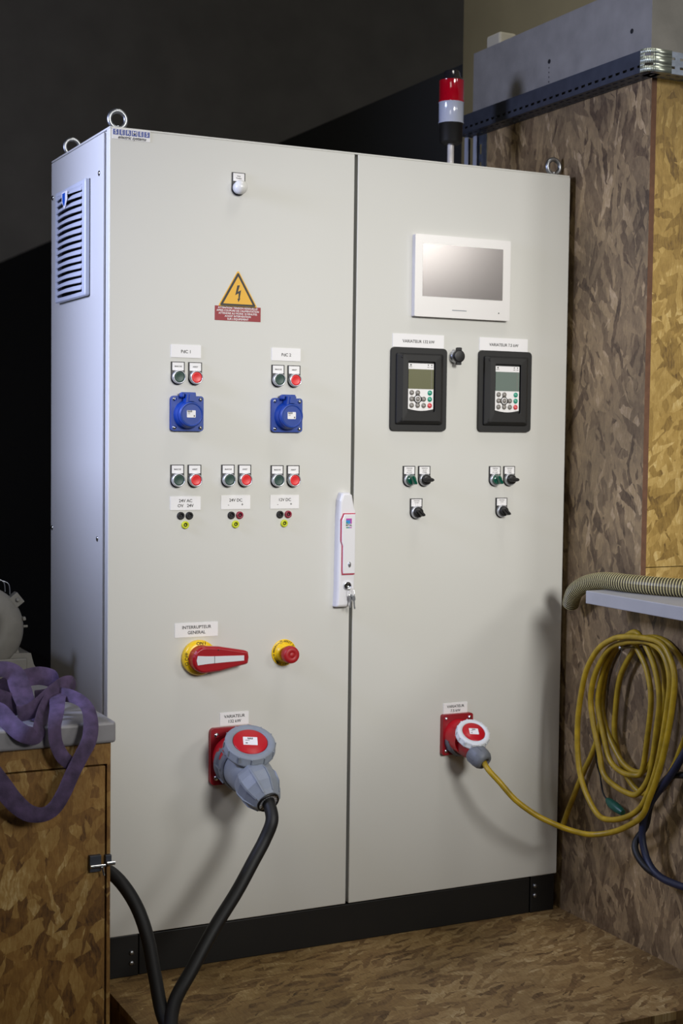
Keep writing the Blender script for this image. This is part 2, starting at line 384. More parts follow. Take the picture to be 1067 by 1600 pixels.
b.obj('grille_badge', [M['white'], M['sticker']], vent, (-.0275, cyv-.012, vz1-.034))

# ------------------------------------------------------------ things fixed on the doors
def plate_label(name, x0, x1, z0, z1, lines, size, tilt=0, label=None, bold=.00012, grow=1.0):
    cx, cz = (x0+x1)/2, (z0+z1)/2
    b = MB(); mx = Matrix.Rotation(tilt, 4, 'Y')
    b.prism(rr(0, 0, x1-x0, z1-z0, .0008, 2), 0, .0014, 0, mx)
    for s, dx, dz in lines: b.text(s, size, dx, dz, .0017, 1, mx, bold=bold)
    b.obj(name, [M['white'], M['ink']], cab, (cx, 0, cz), label)
plate_label('name_plate', .1424, .2128, 1.3845, 1.4128, [('PdC 1', .0098, 0)] if 0 else [('PdC 1', 0, -.001)], .0098, label='white engraved plate reading PdC 1')
plate_label('name_plate', .3855, .4575, 1.3855, 1.4145, [('PdC 2', 0, -.001)], .0098, label='white engraved plate reading PdC 2')
plate_label('name_plate', .1431, .2145, 1.0452, 1.0752, [('24V AC', 0, .0055), ('OV   24V', 0, -.0055)], .0098, label='white engraved plate reading 24V AC')
plate_label('name_plate', .2638, .3352, 1.0458, 1.0772, [('24V DC', 0, .0045), ('-           +', 0, -.0055)], .0096, label='white engraved plate reading 24V DC')
plate_label('name_plate', .3852, .4573, 1.0458, 1.0772, [('12V DC', 0, .0045), ('-           +', 0, -.0055)], .0096, label='white engraved plate reading 12V DC')
plate_label('name_plate', .1557, .2586, .7585, .7905, [('INTERRUPTEUR', 0, .0060), ('GENERAL', 0, -.0060)], .0100, label='white engraved plate reading INTERRUPTEUR GENERAL')
plate_label('name_plate', .2658, .3362, .5510, .5805, [('VARIATEUR', 0, .0055), ('132 kW', 0, -.0060)], .0098, label='white engraved plate reading VARIATEUR 132 kW')
plate_label('name_plate', .8545, .9225, .5328, .5610, [('VARIATEUR', 0, .0052), ('7.5 kW', 0, -.0056)], .0094, label='white engraved plate reading VARIATEUR 7.5 kW')
plate_label('name_plate', .6988, .8390, 1.4288, 1.4605, [('VARIATEUR 132 kW', 0, -.0015)], .0100, label='long white plate reading VARIATEUR 132 kW')
plate_label('name_plate', .9402, 1.0805, 1.4295, 1.4610, [('VARIATEUR 7.5 kW', 0, -.0015)], .0100, label='long white plate reading VARIATEUR 7.5 kW')

# maker's sticker at the top left corner
b = MB(); b.prism(rr(0, 0, .085, .0232, .0006, 2), 0, .0008, 0)
for k, ch in enumerate('SERMES'):
    x = -.0352+k*.01405; b.prism(rr(x, .0035, .0122, .0118, .0004, 1), .0008, .0011, 1); b.text(ch, .0122, x, .0035, .0014, 0, bold=.00015)
b.text('electric systems', .0098, .001, -.0070, .0012, 2, shear=.35, bold=.0002)
b.obj('maker_sticker', [M['white'], M['dblue'], M['ink']], cab, (.0490, 0, 1.8610), 'white sticker reading SERMES electric systems')

# high voltage triangle and red warning sticker
b = MB()
def tri(c, s, r):
    out = []; h = s*math.sqrt(3)/2
    vs = [(0, h*2/3), (-s/2, -h/3), (s/2, -h/3)]
    for i, (x, z) in enumerate(vs):
        a = math.atan2(z, x)
        for k in range(-3, 4):
            t = a + math.radians(60)*k/3; out.append((x*(1-2*r/math.hypot(x, z))+r*math.cos(t)+c[0], z*(1-2*r/math.hypot(x, z))+r*math.sin(t)+c[1]))
    return out
b.prism(tri((0, 0), .0965, .003), 0, .0008, 0)
b.prism(tri((0, 0), .0890, .0025), .0008, .0010, 1)
b.prism(tri((0, -.0002), .0715, .0006), .0010, .0012, 0)
b.prism([(-.002,.021),(.0042,.0215),(-.0005,.0068),(.0072,.0108),(.0040,-.0085),(.0058,-.0080),(.0008,-.0165),(-.0015,-.0085),(.0010,-.0088),(.0012,.0035),(-.0068,-.0012)][::-1], .0012, .0014, 1)
b.obj('warning_triangle', [M['warn'], M['warnb']], cab, (.3010, 0, 1.5300), 'yellow and black high voltage triangle sticker')
b = MB(); b.prism(rr(0, 0, .1115, .0325, .0004, 1), 0, .0008, 0)
for k, s in enumerate(('ATTENTION! TENSION RESIDUELLE!', "APRES COUPURE DE L'ALIMENTATION", 'ATTENDRE AU MOINS 10 MINUTES', 'AVANT INTERVENTION', "SUR L'EQUIPEMENT")):
    b.text(s, .0061, 0, .0122-k*.0062, .0011, 1, bold=.0001, wscale=.98)
b.obj('warning_sticker', [M['wred'], M['white']], cab, (.3012, 0, 1.4875), 'dark red sticker with five lines of white warning text')

# legend plate with a rounded bottom
def legend(b, lines, w_=.0318, h=.0510, size=.0042):
    r = w_/2-.0005; zc = -.0095   # control centre
    p = [(w_/2, h/2), (-w_/2, h/2)] + [(r*math.cos(a)*1.03, -h/2+r+r*math.sin(a)) for a in [PI + PI*k/14 for k in range(15)]]
    b.prism(p, 0, .0030, 0)
    b.prism(rr(0, h/2-.0105, w_-.005, .0175, .0008, 2), .003, .0036, 1)
    for k, s in enumerate(lines):
        b.text(s, size if len(lines) < 3 else size*.84, 0, h/2-.0105+(len(lines)-1)*.0024-.0048*k, .0039, 2, wscale=1.0 if len(s) < 9 else .86, bold=.00008)
def push(x0, z1, kind):
    cx = x0+.0159; cz = z1-.0255
    root = MB(); legend(root, [dict(g='MARCHE', r='ARRET').get(kind)] if kind != 'w' else ['Sous', 'Tension'])
    names = dict(g='green start push button with legend plate', r='red stop push button with legend plate', w='white indicator lamp with legend plate')
    o = root.obj('indicator_lamp' if kind == 'w' else 'push_button', [M['blk'], M['white'], M['ink']], cab, (cx, 0, cz), names[kind])
    c = (cx, 0, cz-.0085)
    if kind == 'w':
        b = MB(); b.lathe([(.0145, .003), (.0150, .008), (.0150, .011), (.0155, .012), (.0158, .017), (.0135, .0235), (.009, .0272), (.004, .0288), (0, .029)], 0, 32)
        b.obj('lens', M['bulb'], o, c, 'domed white lens')
        return
    b = MB(); b.lathe([(.0148, .003), (.0152, .006), (.0152, .0125), (.0142, .0145), (.0125, .0150), (.0122, .0125), (.0122, .008)], 0, 36)
    b.obj('bezel', M['ring'], o, c, 'silver bezel ring')
    b = MB(); b.lathe([(.0118, .008), (.0118, .0128), (.0112, .0138), (.009, .0134), (.005, .0128), (0, .0126)], 0, 36)
    b.obj('cap', M['green'] if kind == 'g' else M['red'], o, c, 'dark green cap' if kind == 'g' else 'bright red cap')
for x0, z1, k in ((.2836, 1.8024, 'w'), (.1425, 1.3750, 'g'), (.1832, 1.3750, 'r'), (.3850, 1.3757, 'g'), (.4252, 1.3757, 'r'),
                  (.1427, 1.1466, 'g'), (.1834, 1.1466, 'r'), (.2639, 1.1468, 'g'), (.3045, 1.1468, 'r'), (.3852, 1.1457, 'g'), (.4256, 1.1457, 'r')):
    push(x0, z1, k)
def selector(x0, z1, lines, ang, green=False):
    cx = x0+.0165; cz = z1-.0250
    root = MB(); legend(root, lines, .0332, .0500, .0042)
    o = root.obj('selector_switch', [M['blk'], M['white'], M['inkgrey']], cab, (cx, 0, cz), ('green' if green else 'black') + ' rotary selector switch with legend plate')
    c = (cx, 0, cz-.0080)
    b = MB(); b.lathe([(.0150, .003), (.0154, .006), (.0154, .0095), (.0145, .0115), (.0128, .0120), (.0125, .010)], 0, 36)
    b.obj('bezel', M['ring'], o, c, 'silver bezel ring')
    b = MB(); b.lathe([(.0122, .009), (.0122, .0155), (.0115, .0185), (.010, .0195), (0, .0198)], 0, 30)
    rot = Matrix.Rotation(-ang, 4, 'Y')
    n = 12; v = []; prof = [(.0062, .018), (.0052, .026), (.0036, .0315), (.0015, .0330)]
    for w_, d in prof:
        L_ = .0118 if d < .03 else .0112
        for a in range(n):
            t = 2*PI*a/n; v.append(((L_-w_)*(1 if math.cos(t) > 0 else -1)*(1 if abs(math.cos(t)) > .01 else 0)+w_*math.cos(t), -d, w_*math.sin(t)))
    f = []
    for i in range(len(prof)-1):
        for a in range(n): f.append((i*n+a, i*n+(a+1)%n, (i+1)*n+(a+1)%n, (i+1)*n+a))
    f.append(list(range((len(prof)-1)*n, len(prof)*n)))
    b.add(v, f, 0, False, rot)
    b.obj('knob', M['greenk'] if green else M['blk'], o, c, 'green translucent knob' if green else 'black knob')
for x0, kw in ((.7309, '132 kW'), (.9735, '7.5 kW')):
    selector(x0, 1.1448, ['VARIATEUR', kw, 'LOC 0 DIST'], math.radians(-62), True)
    selector(x0+.0420, 1.1449, ['VARIATEUR', kw, 'VITESSE'], math.radians(0))
    selector(x0+.0210, 1.0664, ['VARIATEUR', kw, '0   1'], math.radians(-40))
# banana jacks
def jack(x, z, m, lab, r=.0086):
    b = MB(); b.lathe([(r, 0), (r, .0035), (r*.9, .0050), (r*.55, .0052), (r*.5, .004), (r*.5, .001)], 0, 24)
    b.lathe([(r*.5, .0), (r*.5, .0012)], 1, 16); b.lathe([(r*.2, .0), (r*.2, .0035)], 0, 10)
    b.obj('banana_jack', [m, M['ink']], cab, (x, 0, z), lab)
for x, z, k in ((.1676, 1.0325, 0), (.1880, 1.0325, 0), (.1783, 1.0118, 2), (.2890, 1.0320, 0), (.3094, 1.0320, 1), (.2994, 1.0114, 2),
                (.4097, 1.0322, 0), (.4302, 1.0324, 1), (.4205, 1.0117, 2)):
    jack(x, z, [M['blk2'], M['jackred'], M['jack']][k], ['black banana jack', 'dark red banana jack', 'yellow-green earth banana jack'][k])

# blue flanged sockets
def screw_head(b, x, z, d, mi, r=.0040):
    b.lathe([(r, d), (r, d+.0012), (r*.7, d+.0026), (0, d+.003)], mi, 14, T(x, 0, z))
def blue_socket(cx, cz):
    b = MB(); b.prism(rr(0, 0, .0765, .0780, .007), 0, .009, 0)
    o = b.obj('wall_socket', M['blue'], cab, (cx, 0, cz), 'blue flanged socket outlet with hinged lid', bevel=.0015)
    b = MB(); b.lathe([(.0330, .008), (.0300, .018), (.0285, .024)], 0, 40, T(.0, 0, -.002)); b.obj('collar', M['blue'], o, (cx, 0, cz))
    b = MB(); b.lathe([(.0275, .023), (.0282, .025), (.0282, .034), (.0268, .0365), (.0240, .037), (.0234, .0355), (.0225, .0355), (0, .0358)], 0, 48, T(0, 0, -.002))
    b.prism([(-.013, .022), (-.0105, .043), (.0105, .043), (.012, .022)], .012, .0340, 0)
    b.prism([(-.0065, .027), (-.005, .0425), (.005, .0425), (.0065, .027)], .034, .0375, 0)
    b.obj('hinged_lid', M['blue'], o, (cx, 0, cz), bevel=.001)
    b = MB(); b.box(-.017, .017, -.017, -.009, .034, .047); b.box(-.0195, -.013, -.026, -.008, .036, .0455); b.obj('hinge', M['blue'], o, (cx, 0, cz), bevel=.0015)
    b = MB(); mx = T(-.001, 0, -.001)
    b.prism(rr(0, 0, .0205, .0160, .0015, 2), .0358, .0364, 0, mx); b.prism(rr(-.0035, .0058, .010, .0042, .0003, 1), .0364, .0366, 1, mx)
    b.text('PCE', .0042, -.0035, .0058, .0368, 0, mx, bold=.0001); b.prism(rr(.0070, -.0045, .0030, .0040, .0003, 1), .0364, .0366, 2, mx)
    for k in range(2): b.prism(rr(-.0055, .0018-.0022*k, .006-.001*k, .0007, .0002, 1), .0364, .0366, 2, mx)
    b.obj('rating_label', [M['white'], M['ink'], M['inkgrey']], o, (cx, 0, cz), 'white rating label')
    for sx in (-1, 1):
        for sz in (-1, 1):
            b = MB(); screw_head(b, 0, 0, .009, 0, .0046); b.obj('screw', M['chrome'], o, (cx+sx*.0305, 0, cz+sz*.0315), 'steel screw head')
blue_socket(.1790, 1.2605); blue_socket(.4222, 1.2610)

# touch screen panel
b = MB()
hx0, hx1, hz0, hz1 = .7490, 1.0170, 1.5027, 1.6978
hcx, hcz = (hx0+hx1)/2, (hz0+hz1)/2
b.prism(rr(0, 0, hx1-hx0, hz1-hz0, .003), 0, .0145, 0)
hmi = b.obj('touch_panel', M['bezel'], cab, (hcx, 0, hcz), 'white framed touch screen panel', bevel=.0015)
b = MB(); b.prism(rr(-.0005, .0135, .2255, .1250, .001, 2), .0143, .0148, 0); b.obj('screen', M['screen'], hmi, (hcx, 0, hcz), 'grey glossy screen')
b = MB(); b.prism(rr(-.010, -.0790, .040, .0022, .0003, 1), .0143, .0149, 0); b.obj('maker_marking', M['recess'], hmi, (hcx, 0, hcz))
b = MB(); b.prism(circ(.102, -.0800, .0016, 12), .0143, .0150, 0); b.obj('status_light', M['ink'], hmi, (hcx, 0, hcz))

# keypad modules
def keypad(cx, cz, cool):
    b = MB(); b.prism(rr(0, 0, .1525, .1985, .010), 0, .0085, 0)
    o = b.obj('keypad_module', M['blk2'], cab, (cx, 0, cz), 'black framed drive keypad module', bevel=.002)
    b = MB()
    # raised housing made as a frame around the keypad recess
    def fr(pin, pout, d0, d1, e0, e1):
        n = len(pin); v = [(p[0], -d0, p[1]) for p in pout]+[(p[0], -d1, p[1]) for p in pout]+[(p[0], -e0, p[1]) for p in pin]+[(p[0], -e1, p[1]) for p in pin]
        f = []
        for i in range(n):
            j = (i+1) % n; f += [(i, j, n+j, n+i), (n+i, n+j, 2*n+j, 2*n+i), (2*n+i, 2*n+j, 3*n+j, 3*n+i)]
        b.add(v, f)
    po, pm, pi_ = rr(-.001, .001, .1270, .1690, .004), rr(.0005, .003, .1040, .1580, .003), rr(-.0010, .006, .0745, .1200, .003)
    n = len(po); lv = [(po, .0080), (po, .0140), (pm, .0215), (pi_, .0225), (pi_, .0150)]
    v = [(p[0], -d, p[1]) for L_, d in lv for p in L_]
    b.add(v, [(a*n+k, a*n+(k+1)%n, (a+1)*n+(k+1)%n, (a+1)*n+k) for a in range(4) for k in range(n)])
    b.prism(rr(.0, .006, .0740, .1195, .003), .008, .0155, 0)
    hs = b.obj('housing', M['blk2'], o, (cx, 0, cz), bevel=.001)
    for sx in (-1, 1):
        for sz in (-1, 1):
            b = MB(); b.lathe([(.0048, .012), (.0048, .0212), (.0038, .0214), (.0036, .0170), (0, .0170)], 0, 16)
            b.obj('screw_recess', M['ink'], o, (cx+sx*.0510-.0005, 0, cz+sz*.0750+.002))
    # key panel
    kx = cx-.0020; z0, z1 = cz-.0510, cz+.0615
    b = MB(); w2 = .0345; h0 = z0-cz+.004; h1 = z1-cz
    p = [(-w2, h1), (-w2, h0)] + [(-w2+2*w2*t, h0-.0045*math.sin(PI*t)) for t in [k/12 for k in range(1, 12)]] + [(w2, h0), (w2, h1)]
    b.prism(p, .0150, .0200, 0)
    b.prism(rr(-.028, h1-.0040, .0035, .0035, .0005, 1), .02, .0203, 1)
    for x in (.0195, .0290): b.prism(rr(x, h1-.0035, .0025, .0028, .0004, 1), .02, .0203, 1); b.prism(rr(x, h1-.0085, .006, .0011, .0003, 1), .02, .0203, 2)
    b.prism(rr(-.0285, h1-.0085, .008, .0011, .0003, 1), .02, .0203, 2)
    # dark cross behind the navigation keys
    kc = (-.0085, -.0237)
    for a in (0, PI/2): 
        L_ = .0105
        dx, dz = math.cos(a), math.sin(a)
    b.prism([(kc[0]+x, kc[1]+z) for x, z in ((.0035,.016),(.006,.008),(.009,.0055),(.0175,.003),(.0175,-.003),(.009,-.0055),(.006,-.008),(.0035,-.016),(-.0035,-.016),(-.006,-.008),(-.009,-.0055),(-.0175,-.003),(-.0175,.003),(-.009,.0055),(-.006,.008),(-.0035,.016))], .02, .0203, 1)
    kp = b.obj('key_panel', [M['white'], M['ink'], M['inkgrey']], o, (kx, 0, cz), 'white membrane key panel')
    b = MB(); zc = .0242
    b.prism(rr(0, zc, .0690, .0470, .0008, 2), .0200, .0206, 0); b.prism(rr(.0285, zc, .0012, .0468, .0003, 1), .0206, .0207, 1)
    b.obj('display', [M['lcd2'] if cool else M['lcd'], M['keyg']], o, (kx, 0, cz), 'unlit green grey display')
    base = h0+.008
    for col_, row, m in ((0,2,'g'),(1,2,'g'),(3,2,'t'),(0,1,'g'),(1,1,'c'),(2,1,'g'),(3,1,'t'),(0,0,'g'),(1,0,'g'),(2,0,'g'),(3,0,'r')):
        b = MB(); r = .0060
        if m == 'c': b.lathe([(.0080, .0203), (.0080, .0210), (.0068, .0212)], 1, 20)
        b.lathe([(r, .0203), (r, .0215), (r*.8, .0224), (0, .0226)], 0, 20)
        b.prism(rr(0, 0, .0036, .0009, .0003, 1), .0225, .0228, 1)
        b.obj('key', [M[{'g': 'keyg', 'c': 'keyg', 't': 'keyt', 'r': 'keyr'}[m]], M['white']], o, (kx-.0250+col_*.0165, 0, cz-.0386+row*.0152),
              {'g': 'grey round key', 'c': 'grey centre key', 't': 'teal round key', 'r': 'red round key'}[m])
keypad(.7685, 1.3287, False); keypad(1.0125, 1.3295, True)

# capped interface port between the keypads
b = MB(); b.lathe([(.0150, 0), (.0155, .002), (.0155, .006), (.0130, .008), (.0130, .017)], 0, 32)
pt = b.obj('interface_port', M['ring'], cab, (.8695, 0, 1.4110), 'round port with black rubber cap')
b = MB(); b.lathe([(.0145, .016), (.0150, .018), (.0150, .0255), (.0135, .027), (0, .0272)], 0, 32)
b.prism(rr(.0, .0155, .0120, .0110, .002), .0165, .0255, 0); b.prism(rr(.0, -.0160, .0115, .0100, .002), .0165, .0250, 0)
b.obj('rubber_cap', M['blk'], pt, (.8695, 0, 1.4110), bevel=.001)

# main isolator
ic = (.2115, 0, .7120)
b = MB(); b.lathe([(.0395, 0), (.0400, .003), (.0395, .014), (.0360, .0185), (.0300, .0195)], 0, 48)
for s, a, dz in (('ON I', 90, 0), ('O OFF', 180, 0)):
    mx = Matrix.Rotation(-math.radians(a-90), 4, 'Y')
    b.text(s, .0105, 0, .0335, .0200, 1, mx, bold=.0001, spacing=1.0)
iso = b.obj('main_switch', [M['yel'], M['ink']], cab, ic, 'yellow ring rotary main switch with red lever')
b = MB(); b.lathe([(.0300, .0190), (.0300, .0300), (.0285, .040), (.026, .044), (0, .045)], 0, 40)
def lever(d0, d1, gro):
    p = []
    for k in range(13):
        a = math.radians(90+180*k/12); p.append(((.0300+gro)*math.cos(a), (.0300+gro)*math.sin(a)))
    p += [(.035, -.0275-gro), (.098, -.0155-gro), (.1035+gro, -.0125), (.1055+gro, 0), (.1035+gro, .0125), (.098, .0155+gro), (.035, .0275+gro)]
    return p
p0 = lever(0, 0, 0); p1 = lever(0, 0, -.004)
n = len(p0)
v = [(q[0], -(.028 if q[0] < .03 else .030), q[1]) for q in p0] + [(q[0], -.044, q[1]) for q in p0] + [(q[0], -.0485, q[1]) for q in p1]
f = [list(range(n))[::-1]] + [list(range(2*n, 3*n))]
for i in range(n):
    j = (i+1) % n; f += [(i, j, n+j, n+i), (n+i, n+j, 2*n+j, 2*n+i)]
b.add(v, [q[::-1] for q in f])
b.obj('switch_lever', M['swred'], iso, ic, 'dark red lever', bevel=.002)
b = MB(); b.prism([(-.019, -.0105), (.0, -.0088), (.020, -.0078), (.092, -.0058), (.092, .0058), (.020, .0078), (.0, .0088), (-.019, .0105), (-.0215, 0)], .0480, .0500, 0)
b.prism([(.0203, -.0085), (.0212, -.0085), (.0212, .0085), (.0203, .0085)], .0500, .0502, 1)
b.prism(circ(.030, .0215, .0015, 10), .0485, .0490, 1)
b.obj('lever_insert', [M['cew'], M['ink']], iso, ic, 'pale grey insert')

# emergency stop
ec = (.4235, 0, .7110)
b = MB(); b.lathe([(.0310, 0), (.0312, .0010), (.0300, .0020), (.0225, .0022), (.0210, .0045), (.0190, .012), (.0165, .013)], 0, 48)
def ring_text(b, s, r, a_mid, size, d, mi, step):
    n = len(s)
    for i, ch in enumerate(s):
        a = a_mid - (i-(n-1)/2)*step
        if ch != ' ': b.text(ch, size, 0, r, d, mi, Matrix.Rotation(-math.radians(a-90), 4, 'Y'), bold=.0001)
ring_text(b, "ARRET D'URGENCE", .0265, 25, .0068, .0025, 1, 9.2)
ring_text(b, "PARADA DE EMERGENCIA", .0265, 178, .0052, .0025, 1, 5.8)
ring_text(b, "EMERGENCY STOP", .0265, 278, .0068, .0025, 1, 8.2)
for a in (108, 235):
    mx = Matrix.Rotation(-math.radians(a-90), 4, 'Y')
    o_ = circ(0, .0262, .0040, 16); i_ = circ(0, .0262, .0032, 16)
    v = [(p[0], -.0025, p[1]) for p in o_+i_]; b.add(v, [(i, (i+1)%16, 16+(i+1)%16, 16+i) for i in range(16)], 1, False, mx)
    b.prism([(-.0018, .0280), (.0018, .0280), (0, .0252)], .0022, .0025, 1, mx)
es = b.obj('emergency_stop', [M['yel'], M['ink']], cab, ec, 'emergency stop button on yellow collar')
b = MB(); b.lathe([(.0125, .012), (.0125, .022), (.0190, .0270), (.0198, .0300), (.0198, .0420), (.0185, .0465), (.0150, .0485), (.0075, .0490), (.0068, .0482), (.0060, .0482), (.0052, .0490), (0, .0490)], 0, 48)
b.obj('mushroom_head', M['mush'], es, ec, 'red mushroom head')

# door handle
hc = (.576, 0, .95)
b = MB()
P0 = [(.5480,.8120),(.5840,.8120),(.5965,.8330),(.5985,1.0400),(.5940,1.0470),(.5870,1.0780),(.5800,1.0830),(.5600,1.0830),(.5535,1.0650),(.5520,1.0300),(.5500,.8500)]
def loft(b, base, levels, mi=0):
    n = len(base); v = []; cx = sum(p[0] for p in base)/n; cz = sum(p[1] for p in base)/n
    for d, ins in levels:
        for p in base:
            dx, dz = p[0]-cx, p[1]-cz
            v.append((cx+dx*(1-ins/.024)-hc[0], -d, cz+dz*(1-ins/.135)-hc[2]))
    f = []
    for i in range(len(levels)-1):
        for k in range(n): f.append((i*n+k, i*n+(k+1)%n, (i+1)*n+(k+1)%n, (i+1)*n+k))
    f.append(list(range((len(levels)-1)*n, len(levels)*n))); b.add(v, f, mi)
loft(b, P0, [(0, 0), (.016, .001), (.022, .0035)])
hd = b.obj('door_handle', M['hand'], cab, hc, 'white swing handle with lock and keys', bevel=.0035, seg=3)
b = MB(); P1 = [(.5600,.8900),(.5925,.8900),(.5925,1.0345),(.5620,1.0345),(.5555,1.0200),(.5555,.9700),(.5590,.9600),(.5590,.8990)]
loft(b, P1, [(.018, 0), (.0260, .0003)], 0)
b.obj('grip_edge', M['hred'], hd, hc, 'thin dark red outline of the grip')
b = MB(); loft(b, [(p[0]+(.0012 if p[0] < .58 else .0005), p[1]+(.0022 if p[1] < .93 else -.0022)) if True else p for p in P1], [(.018, 0), (.0262, .0004), (.0285, .002)], 0)
b.obj('grip', M['hand'], hd, hc, 'white grip', bevel=.001)
b = MB()
def q(x, z, w_, h, mi, d): b.prism(rr(x-hc[0], z-hc[2], w_, h, .0002, 1), .0284, d, mi)
q(.5742, 1.0160, .0150, .0125, 0, .0288); q(.5722, 1.0140, .0110, .0085, 1, .0290); q(.5690, 1.0115, .0042, .0032, 2, .0292)
b.text('RITTAL', .0054, .5742-hc[0], 1.0062-hc[2], .0290, 3, bold=.0002, wscale=.9)
q(.5700, 1.0010, .0066, .0024, 2, .0288); q(.5742, 1.0010, .0050, .0024, 1, .0288); q(.5790, 1.0010, .0052, .0024, 0, .0288)
b.obj('handle_badge', [M['mag'], M['cyan'], M['lgreen'], M['ink']], hd, hc, 'magenta and blue square badge')
b = MB(); mx = T(.5770-hc[0], 0, .9140-hc[2])
b.lathe([(.0052, .0280), (.0048, .0300), (0, .0305)], 0, 20, mx @ Matrix.Diagonal((.75, 1, 1.35, 1)))
b.prism(rr(0, .001, .0012, .0060, .0004, 1), .0304, .0307, 1, mx)
b.obj('lock_cover', [M['ring'], M['ink']], hd, hc)
b = MB(); mx = T(.5745-hc[0], 0, .8640-hc[2])
b.lathe([(.0095, .020), (.0095, .0262), (.0085, .0272), (.0070, .0265), (.0070, .0255), (0, .0255)], 0, 28, mx)
b.prism(rr(0, 0, .0014, .0060, .0004, 1), .0255, .0262, 1, mx)
b.obj('lock_cylinder', [M['chrome'], M['ink']], hd, hc, 'chrome lock cylinder')
kt = thing('key_ring', (.5810, -.034, .8570), 'two small keys on a wire ring hanging from the handle lock', 'keys')
b = MB(); b.tube([(.0075*math.cos(t), .003*math.sin(t), -.009+.0095*math.sin(t)) for t in [2*PI*k/16 for k in range(16)]], .0006, 0, 6, 2, True)
b.obj('wire_ring', M['chrome'], kt, (.5810, -.034, .8570))
for dx, ang, dz, dy in ((-.001, .10, -.013, 0), (.003, -.12, -.016, -.003)):
    b = MB(); mx = Matrix.Rotation(ang, 4, 'Y')
    b.prism(rr(0, -.006, .0085, .013, .004, 4), 0, .0014, 0, mx)
    b.prism([(-.0018, -.012), (-.0018, -.030), (0, -.032), (.0018, -.030), (.0018, -.026), (.0008, -.025), (.0018, -.023), (.0008, -.021), (.0018, -.019), (.0018, -.012)], 0, .0012, 0, mx)
    b.obj('key', M['zinc'], kt, (.5810+dx, -.034+dy, .8570+dz))

# ------------------------------------------------------------ red flanged sockets with lids (parts of the cabinet)
def big_socket(fc, fw, fh, lid_c, lid_n, lid_r, lid_t, ringmat, nlug, hinge, name):
    b = MB(); b.prism(rr(0, 0, fw, fh, .010 if fw > .10 else .006), 0, .013, 0)
    o = b.obj('wall_socket', M['cee2'], cab, fc, name, bevel=.002)
    b = MB(); R = fw*.46
    b.lathe([(R, .010), (R*.98, .030), (R*.9, .055), (R*.9, .060)], 0, 40, axisM((0, 0, 0), (0, -1, -.12)))
    b.obj('socket_body', M['cee'], o, fc)
    for sx in (-1, 1):
        for sz in (-1, 1):
            b = MB(); screw_head(b, 0, 0, .013, 0, .0060 if fw > .10 else .0046)
            b.obj('screw', M['chrome'], o, (fc[0]+sx*(fw/2-.014 if fw > .10 else fw/2-.010), 0, fc[2]+sz*(fh/2-.016 if fw > .10 else fh/2-.010)), 'steel screw head')
    # lid
    lo = Vector(lid_c)-Vector(fc)
    mx = axisM((0, 0, 0), lid_n)
    b = MB(); rc = lid_r
    b.lathe([(rc*.97, -lid_t), (rc*1.0, -lid_t*.9), (rc*1.02, -lid_t*.72), (rc*.985, -lid_t*.66), (rc*.985, -.002), (rc*.95, 0), (rc*.70, .0010), (rc*.68, -.001), (rc*.68, -.004)], 0, 64, mx)
    for k in range(nlug):
        a = 2*PI*k/nlug + .2
        m2 = mx @ Matrix.Rotation(a, 4, 'Y') @ T(rc*.995, 0, 0)
        b.box(-.0025, .0012, .0015, lid_t*.9, -.0012, .0012, 0, m2)
    b.obj('lid_ring', M[ringmat], o, lid_c, 'grey bayonet ring' if ringmat == 'ceg' else 'white bayonet ring')
    b = MB(); b.lathe([(rc*.67, -.003), (rc*.67, .0004), (rc*.64, .0014), (rc*.2, .0018), (0, .0018)], 0, 48, mx)
    b.obj('lid_face', M['cee'], o, lid_c, 'bright red lid face')
    b = MB(); s = rc/.054
    up = mx.to_3x3().inverted() @ Vector((0, 0, 1)); sp = math.atan2(up.x, up.z)
    m3 = mx @ Matrix.Rotation(sp+.12, 4, 'Y')
    b.prism(rr(0, 0, .0300*s, .0235*s, .001, 2), .0016, .0026, 0, m3)
    b.prism(rr(0, .0075*s, .0110*s, .0050*s, .0003, 1), .0026, .0028, 1, m3); b.text('PCE', .0052*s, 0, .0075*s, .0030, 0, m3, bold=.0001)
    b.prism(rr(-.0080*s, -.0065*s, .0045*s, .003*s, .0003, 1), .0026, .0028, 2, m3); b.prism(rr(-.006*s, .0015*s, .009*s, .0012*s, .0003, 1), .0026, .0028, 2, m3)
    b.obj('rating_label', [M['white'], M['ink'], M['inkgrey']], o, lid_c, 'white rating label')
    b = MB(); h0, h1 = [Vector(h)-Vector(fc) for h in hinge]
    b.tube([h0, h1], .009*(fw/.13), 0, 10, 1); b.obj('lid_hinge', M['ceg2'] if ringmat == 'ceg' else M['cee'], o, fc)
    return o
big_socket((.2940, 0, .4835), .110, .130, (.2915, -.118, .5355), (-.10, -.52, .86), .0575, .026, 'ceg', 12,
           ((.300, -.05, .515), (.295, -.105, .505)), 'large dark red wall socket with open lid')
big_socket((.8895, 0, .4850), .086, .100, (.8925, -.082, .5030), (-.10, -.62, .78), .0415, .019, 'cew', 14,
           ((.895, -.035, .505), (.893, -.07, .490)), 'smaller dark red wall socket with open lid')

